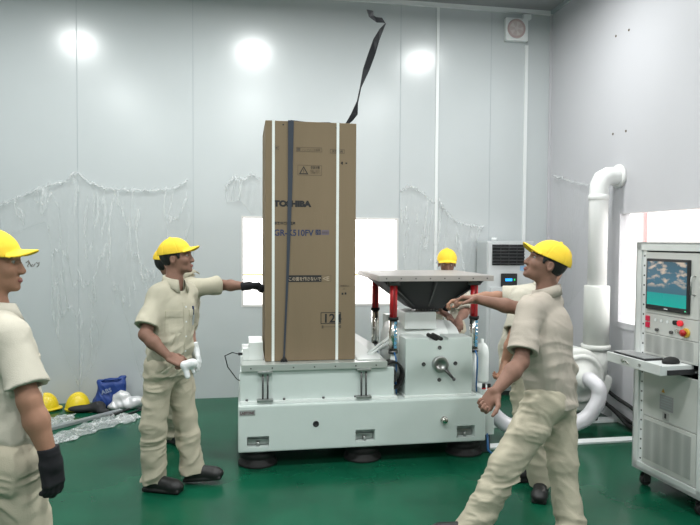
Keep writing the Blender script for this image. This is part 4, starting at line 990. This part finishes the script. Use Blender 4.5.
bs = n['Principled BSDF']; bs.inputs['Base Color'].default_value = (.02, .02, .02, 1); bs.inputs['Roughness'].default_value = .2; l.new(mx.outputs[2], bs.inputs['Emission Color']); bs.inputs['Emission Strength'].default_value = 1.7
RK('screen', ms, -.0145, -.011, .156, .506, 1.298, 1.594, bev=0, parent=mn)
RK('logo_strip', M_TRIMW, -.0145, -.011, .315, .345, 1.277, 1.283, bev=0, parent=mn)
RK('power_lamp', mat('green_lamp', (.1, .6, .3), .4, emis=(.1, .8, .4), estr=.8), -.0145, -.011, .158, .166, 1.278, 1.286, bev=0, parent=mn)
h2 = MB().tube([(.006, .105, 1.39), (-.025, .105, 1.395), (-.025, .105, 1.505), (.006, .105, 1.51)], .005, 8); h2.build('handle', M_STEEL, mp_, RKM)
cp = RK('control_panel', M_RACKI, .006, .03, pY0, pY1, 1.098, 1.232)
b = MB().box(-.004, .008, .495, .530, 1.180, 1.215, .003).box(-.004, .008, .495, .530, 1.135, 1.172, .003); b.build('rocker_switch', mat('switch_red', (.62, .01, .06), .4), cp, RKM)
for k, yy in enumerate((.44, .385, .33, .275)):
    MB().cyl((.006, yy, 1.195), (.001, yy, 1.195), .010, n=14).build('indicator', M_TRIMW, cp, RKM)
for yy in (.42, .29): MB().cyl((.006, yy, 1.13), (-.010, yy, 1.13), .011, n=14).build('knob', M_STEELD, cp, RKM)
MB().cyl((.006, .255, 1.20), (-.012, .255, 1.20), .015).build('black_button', M_RUB, cp, RKM)
MB().cyl((.006, .212, 1.20), (-.012, .212, 1.20), .019).build('red_button', mat('button_red', (.85, .03, .05), .4, emis=(1, .05, .05), estr=.25), cp, RKM)
MB().cyl((.006, .238, 1.145), (-.010, .238, 1.145), .013).build('key_switch', M_CHROME, cp, RKM)
e_ = MB().cyl((.006, .165, 1.145), (-.006, .165, 1.145), .030).build('stop_button_base', mat('stop_yellow', (.65, .42, .05), .5), cp, RKM)
MB().lathe((-.006, .165, 1.145), (-1, 0, 0), [(.012, 0), (.012, .012), (.023, .016), (.022, .026), (.001, .030)], 20).build('stop_button', mat('stop_red', (.42, .01, .01), .4), e_, RKM)
def mesh_mat(name):
    m = mat(name, (.36, .37, .35), .55); n = m.node_tree.nodes; l = m.node_tree.links
    tc = n.new('ShaderNodeTexCoord'); v = n.new('ShaderNodeTexVoronoi'); v.inputs['Scale'].default_value = 140; v.inputs['Randomness'].default_value = 0; l.new(tc.outputs['Object'], v.inputs['Vector'])
    r = n.new('ShaderNodeValToRGB'); r.color_ramp.elements[0].position = .42; r.color_ramp.elements[0].color = (.30, .31, .30, 1); r.color_ramp.elements[1].position = .5; r.color_ramp.elements[1].color = (.46, .47, .45, 1)
    l.new(v.outputs['Distance'], r.inputs[0]); l.new(r.outputs[0], n['Principled BSDF'].inputs['Base Color']); return m
M_MESH = mesh_mat('perforated')
RK('vent_panel', M_RACKI, .006, .03, pY0, pY1, .95, 1.095); RK('vent_mesh', M_MESH, .004, .008, .105, WD - .11, .965, 1.088, bev=0)
lp = RK('lower_panel', M_RACKI, .008, .03, pY0, pY1, .52, .86)
vp = RK('vent_panel', M_RACKI, .006, .03, pY0, pY1, .18, .515); RK('vent_mesh', M_MESH, .003, .008, .105, WD - .11, .215, .49, bev=0, parent=vp)
# stickers on the lower panel
b = MB().poly([(.006, .372, .715), (.006, .342, .715), (.006, .357, .742)], (.003, 0, 0)); b.build('warning_triangle', mat('warn_orange', (.60, .30, .04), .6), lp, RKM)
RK('notice_label', mat('label_gray', (.36, .35, .37), .7), .005, .009, .265, .385, .60, .70, bev=0, parent=lp)
b = MB()
for k in range(5): b.box(.0042, .006, .275, .375, .612 + .018 * k, .617 + .018 * k)
b.build('notice_lines', M_SEAM, lp, RKM)
sk2 = RK('power_socket', mat('socket_gray', (.42, .41, .40), .6), .002, .009, .295, .355, .535, .588, bev=.002, parent=lp); RK('socket_mark', M_INK, -.0, .003, .318, .334, .548, .580, bev=0, parent=sk2)
# pull-out tray
tr = thing('keyboard_tray', 'light grey pull-out tray with raised rim sticking out of the rack', 'tray', (2.6, 3.6, .87))
TKM = RKM @ Matrix.Translation((.022, 0, .022))
def TR(name, m, *a, bev=.002, parent=None): return MB().box(*a, bev).build(name, m, parent or tr, TKM)
b = MB().box(-.24, .30, .125, WD - .01, .87, .880).box(-.25, -.235, .120, WD - .005, .866, .932, .003).box(-.245, .004, .120, .130, .866, .925, .002).box(-.245, .004, WD - .015, WD - .005, .862, .925, .002)
b.box(-.24, -.005, .125, WD - .015, .918, .924)
b.build('shelf', M_RACK, tr, TKM)
MB().cyl((-.25, .46, .90), (-.262, .46, .90), .012).cyl((-.25, .44, .897), (-.256, .40, .888), .005).build('lock', M_CHROME, tr, TKM)
MB().cyl((-.25, .30, .90), (-.256, .30, .90), .010).build('lock_cap', M_STEEL, tr, TKM)
TR('slide_rail', M_BLACKP, -.20, .0, .105, .118, .868, .90)
kb = thing('keyboard', 'thin dark-edged keyboard lying at the far end of the tray', 'keyboard', (2.62, 3.8, .925))
def KB(name, m, *a, bev=.002): return MB().box(*a, bev).build(name, m, kb, TKM)
KB('case', M_BLACKP, -.215, -.07, .30, .61, .9245, .937); 
b = MB()
for r_ in range(5):
    for c_ in range(15): b.box(-.21 + r_ * .026, -.189 + r_ * .026, .307 + c_ * .020, .324 + c_ * .020, .937, .942)
b.build('keys', mat('key_grey', (.33, .34, .34), .5), kb, TKM)
mu = SDF((-.06, -.045, -.005), (.06, .045, .05), .003); mu.ell((0, 0, .008), (.052, .031, .028), k=.001); mu.cutplane((0, 0, 0), (0, 0, -1))
me = mu.mesh('computer_mouse'); me.transform(TKM @ Matrix.Translation((-.10, .20, .9245)) @ Matrix.Diagonal((1.2, 1.15, 1.2, 1))); mo_ = add('computer_mouse', me, M_RUB); tag(mo_, 'black computer mouse on the near end of the tray', 'mouse')
for yy in (.07, WD - .07):
    for xx in (.07, DP - .07):
        c = MB().box(xx - .03, xx + .03, yy - .03, yy + .03, .105, .115).cyl((xx, yy, .07), (xx, yy, .107), .016).box(xx - .035, xx + .02, yy - .022, yy - .018, .03, .085).box(xx - .035, xx + .02, yy + .018, yy + .022, .03, .085).build('caster', M_STEELD, rk, RKM)
        MB().cyl((xx - .01, yy - .016, .036), (xx - .01, yy + .016, .036), .036).build('wheel', M_RUB, c, RKM)

# ------------------------------------------------------------------ things on the floor by the left wall
def hardhat(c, yaw, label):
    t = thing('hard_hat', label, 'helmet', c, 'yellow hard hats on the floor')
    s = SDF((-.16, -.19, -.01), (.16, .20, .20), .004)
    s.ell((0, 0, .02), (.115, .14, .135), k=.001)
    for g_, w_ in ((0, .016), (-1, .010), (1, .010)):
        s.op(lambda P, g_=g_, w_=w_: np.maximum(np.abs(P[0] - g_ * .042) - w_, np.sqrt((P[0] / .119) ** 2 + (P[1] / .144) ** 2 + ((P[2] - .02) / .142) ** 2) * .12 - .12), (-.15, -.18, 0), (.15, .18, .2), .006)
    s.ell((0, .01, .028), (.132, .165, .010), k=.008); s.ell((0, .13, .026), (.075, .055, .008), k=.01)
    s.ell((0, 0, .0), (.108, .133, .125), k=.003, sub=True); s.cutplane((0, 0, .012), (0, 0, -1))
    me = s.mesh('shell'); M = Matrix.Translation(c) @ Matrix.Rotation(yaw, 4, 'Z') @ Matrix.Translation((0, 0, -.012)); M = M @ Matrix.Diagonal((.92, .82, 1.18, 1)); me.transform(M); add('shell', me, M_HELM, t)
    MB().lathe((0, 0, .0), (0, 0, 1), [(.096, .0), (.100, .001), (.100, .022), (.096, .023)], 28).build('headband', M_RUB, t, Matrix.Translation(c) @ Matrix.Rotation(yaw, 4, 'Z') @ Matrix.Diagonal((.95, 1.0, 1, 1)))
hardhat((-1.96, 6.60, .0), R(-80), 'yellow hard hat on the floor nearer the cropped left worker')
hardhat((-1.655, 6.58, .0), R(-60), 'yellow hard hat on the floor nearer the blue bag')
def crumple(name, label, cat, c, sx_, sy_, hz, yaw, m, seed, n=46, fold=1.0, kind=None):
    rs = np.random.RandomState(seed); ph = rs.rand(10) * 6.3; bm = bmesh.new(); g = []
    for i in range(n + 1):
        row = []
        for j in range(n + 1):
            u, v = i / n * 2 - 1, j / n * 2 - 1; rr = 1 + .13 * math.sin(3 * math.atan2(v, u) + ph[0]) + .08 * math.sin(7 * math.atan2(v, u) + ph[1])
            x_, y_ = u * sx_ * rr, v * sy_ * rr
            w_ = abs(math.sin(x_ * 19 * fold + 2.1 * math.sin(y_ * 17 + ph[2]) + ph[3])) * .5 + abs(math.sin(y_ * 27 * fold - 2 * math.sin(x_ * 13 + ph[4]) + ph[5])) * .35 + abs(math.sin((x_ + y_) * 43 + ph[6])) * .15
            e_ = max(0, 1 - max(abs(u), abs(v)) ** 4)
            row.append(bm.verts.new((x_ + .02 * math.sin(y_ * 31 + ph[7]), y_ + .02 * math.sin(x_ * 29 + ph[8]), .004 + hz * (1 - w_) * (.25 + .75 * e_))))
        g.append(row)
    for i in range(n):
        for j in range(n): bm.faces.new((g[i][j], g[i+1][j], g[i+1][j+1], g[i][j+1])).smooth = True
    me = bpy.data.meshes.new(name); bm.to_mesh(me); bm.free(); me.transform(Matrix.Translation(c) @ Matrix.Rotation(yaw, 4, 'Z'))
    o = add(name, me, m); tag(o, label, cat, None, kind)
    md = o.modifiers.new('s', 'SOLIDIFY'); md.thickness = .0015; return o
crumple('plastic_sheet', 'long crumpled clear plastic sheet on the green floor, the one nearest the camera', 'plastic sheet', (-1.45, 5.78, 0), .13, .55, .05, R(-34), M_FILMF, 4)
crumple('plastic_sheet', 'crumpled clear plastic sheet on the floor in front of the hard hats', 'plastic sheet', (-1.78, 6.16, 0), .20, .14, .07, R(20), M_FILMF, 8)
crumple('plastic_sheet', 'small crumpled clear plastic sheet near the two dark rods', 'plastic sheet', (-1.13, 6.13, 0), .12, .13, .07, R(-30), M_FILMF, 11)
b = MB().box(-.03, .03, -.42, .42, .002, .03, .003, rot=None); o = b.build('metal_strip', mat('strip_gray', (.33, .35, .36), .45, metal=.3), None, Matrix.Translation((-1.50, 6.12, 0)) @ Matrix.Rotation(R(-44), 4, 'Z')); tag(o, 'flat grey strip lying among the crumpled sheets', 'strip')
for x_, y_, lab in ((-1.18, 6.42, 'thin dark rod on the floor nearer the wall, right of the plastic sheets'), (-1.10, 6.33, 'thin dark rod on the floor further from the wall, right of the plastic sheets')):
    tag(MB().cyl((x_ - .10, y_ - .16, .012), (x_ + .08, y_ + .12, .012), .011, n=10).build('metal_rod', M_INK), lab, 'rod')
# blue bag
s = SDF((-.25, -.16, -.01), (.25, .16, .38), .006)
s.box((0, 0, .15), (.15, .07, .15), rnd=.05, k=.02); s.ell((-.06, 0, .07), (.13, .09, .08), k=.05); s.cone((-.13, 0, .29), (.12, 0, .30), .03, .022, k=.03); s.cone((.10, 0, .32), (.14, 0, .33), .02, .015, k=.02)
s.wrinkle(fabric_folds(21, .014, 42, (1, 0, .3), (0, 0, 1))); s.cutplane((0, 0, 0), (0, 0, -1))
me = s.mesh('body'); M = Matrix.Translation((-1.345, 6.66, 0)) @ Matrix.Rotation(R(10), 4, 'Z') @ Matrix.Diagonal((.92, 1, .9, 1)); me.transform(M)
t = thing('shopping_bag', 'bright blue bag slumped against the back wall by the left worker', 'bag', (-1.40, 6.66, 0)); add('body', me, M_BAG, t)
MB().tube([M @ Vector(p) for p in ((-.10, -.03, .30), (-.06, -.05, .325), (.0, -.06, .32), (.06, -.06, .325), (.10, -.03, .31))], .010, 8).build('handle', M_BAG, t)
text('bag_print', 'ABS', .06, Matrix.Translation((-1.42, 6.555, .15)) @ Matrix.Rotation(R(82), 4, 'X') @ Matrix.Rotation(R(15), 4, 'Z'), mat('print_pale', (.25, .30, .42), .6), t, bold=.001)
# silver bundle and dark folded umbrella
def heap(name, label, cat, c, prims, m, seed, amp=.012):
    s = SDF((-.3, -.2, -.01), (.3, .2, .26), .006)
    for q in prims: s.ell(q[0], q[1], k=.03)
    s.wrinkle(fabric_folds(seed, amp, 60, (1, .3, .4), (0, .4, 1)), .04); s.cutplane((0, 0, 0), (0, 0, -1)); me = s.mesh(name); me.transform(Matrix.Translation(c)); o = add(name, me, m); tag(o, label, cat); return o
heap('plastic_bundle', 'shiny silver-white plastic bundle on the floor right of the blue bag', 'plastic bundle', (-1.16, 6.56, 0), [((0, 0, .05), (.16, .09, .06)), ((-.06, 0, .12), (.08, .06, .06)), ((.08, -.02, .08), (.07, .06, .05)), ((-.14, -.03, .03), (.06, .05, .03))], mat('foil', (.72, .72, .73), .28, metal=.25), 31, .02)
heap('folded_bag', 'small dark brown pouch on the floor right of the silver bundle', 'pouch', (-.93, 6.64, 0), [((0, 0, .05), (.09, .06, .055)), ((.04, 0, .09), (.04, .04, .03))], mat('brown_dark', (.06, .03, .02), .7), 33)
heap('tool_pouch', 'black tool pouch on the floor between the hard hat and the blue bag', 'tool pouch', (-1.51, 6.46, 0), [((-.05, 0, .04), (.16, .05, .04)), ((.08, .0, .05), (.06, .05, .05)), ((.14, -.06, .02), (.05, .03, .02))], M_INK, 35)

# ------------------------------------------------------------------ people
PPL = [('M2', 'person in khaki and yellow cap stepping right, holding white gloves, left of the carton', M_FAB, dict(L=M_GLOVEW, R=None), dict(R=dict(d=(.85, -.1, -.45), n=(.2, .5, -.8), curl=1.15), L=dict(d=(.22, .0, -1), n=(-.6, -.5, -.3), curl=.45)), .0055, M_SKIND),
       ('M3', 'person behind the stepping worker, reaching a black-gloved hand to the carton', M_FAB, dict(R=M_GLOVEK, L=M_GLOVEK), dict(R=dict(d=(.93, -.12, .12), n=(.2, 0, -1), curl=.9)), .006, M_SKIND),
       ('M1', 'person cropped at the left edge in khaki, yellow cap and black glove, looking right', M_FABL, dict(R=M_GLOVEK, L=M_GLOVEK), dict(R=dict(d=(.12, .02, -1), n=(-.75, .6, 0), curl=.45, thumb=.9)), .0055, M_SKIN),
       ('RM', 'person with back turned, striding left in khaki and yellow cap, in front of the duct', M_FABP, {}, dict(L=dict(d=(-.55, .1, -.8), n=(-.5, -.2, -.3), curl=1.2), R=dict(d=(-.98, .1, .05), n=(0, -.3, -1), curl=.7)), .0055, M_SKIND),
       ('SM', 'person half hidden behind the striding worker, an arm stretched to the plate', M_FABL, {}, dict(R=dict(d=(-.98, .1, -.1), n=(0, -.2, -1), curl=.8), L=dict(d=(-.25, 0, -1), n=(-.6, 0, -.3), curl=.9)), .006, M_SKIN),
       ('FM', 'person in yellow cap bending over the machine behind the square grey plate', M_FABL, {}, dict(R=dict(d=(.5, -.7, -.3), n=(0, .2, -1), curl=.8), L=dict(d=(-.2, -.9, -.4), n=(0, 0, -1), curl=.8)), .0065, M_SKIND)]
for i, (key, lab, fab, gl, hd_, h_, sk_) in enumerate(PPL):
    J = FIG[key]; gl = {k: v for k, v in gl.items() if v}
    loc = (J['pel'][0], J['pel'][1], 0)
    t, bvh, g, fr_ = person(lab, J, loc, fab, M_TRO, sk_, h_, 10 + 7 * i, gl, hd_, pocket=True, girth=1.1 if key == 'RM' else 1.0, sleeve=.98 if key == 'FM' else .80)
    if key == 'M2':
        W = np.array(J['wrR']); d = nrm((.85, -.1, -.45))
        p = W + d * .10 + np.array([.02, -.02, -.01])
        s = SDF(p - .16, p + .16, .005)
        s.cone(p, p + [.05, .0, .01], .026, .032, k=.02); s.cone(p, p + [.02, -.01, -.07], .022, .018, k=.02); s.cone(p + [.03, 0, .02], p + [.06, .0, -.05], .016, .010, k=.01); s.cone(p + [.03, 0, .02], p + [.08, .01, -.02], .014, .009, k=.01)
        s.wrinkle(fabric_folds(77, .006, 120, (1, 0, 0), (0, 0, 1)), .02)
        tag(add('work_glove', s.mesh('work_glove'), M_GLOVEW), 'bunched white work glove held in the bare right hand of the stepping worker', 'glove')
        che = g['che']; patch('badge', bvh, che + fr_['latc'] * -.10 + fr_['up'] * .0 + fr_['fc'] * .1, -fr_['fc'], fr_['latc'], .05, .07, M_SEAM, fr_['sh'], .005, .002)
        patch('pen', bvh, che + fr_['latc'] * -.075 + fr_['up'] * .07 + fr_['fc'] * .1, -fr_['fc'], fr_['latc'], .010, .06, M_INKB, fr_['sh'], .008, .003, 3)
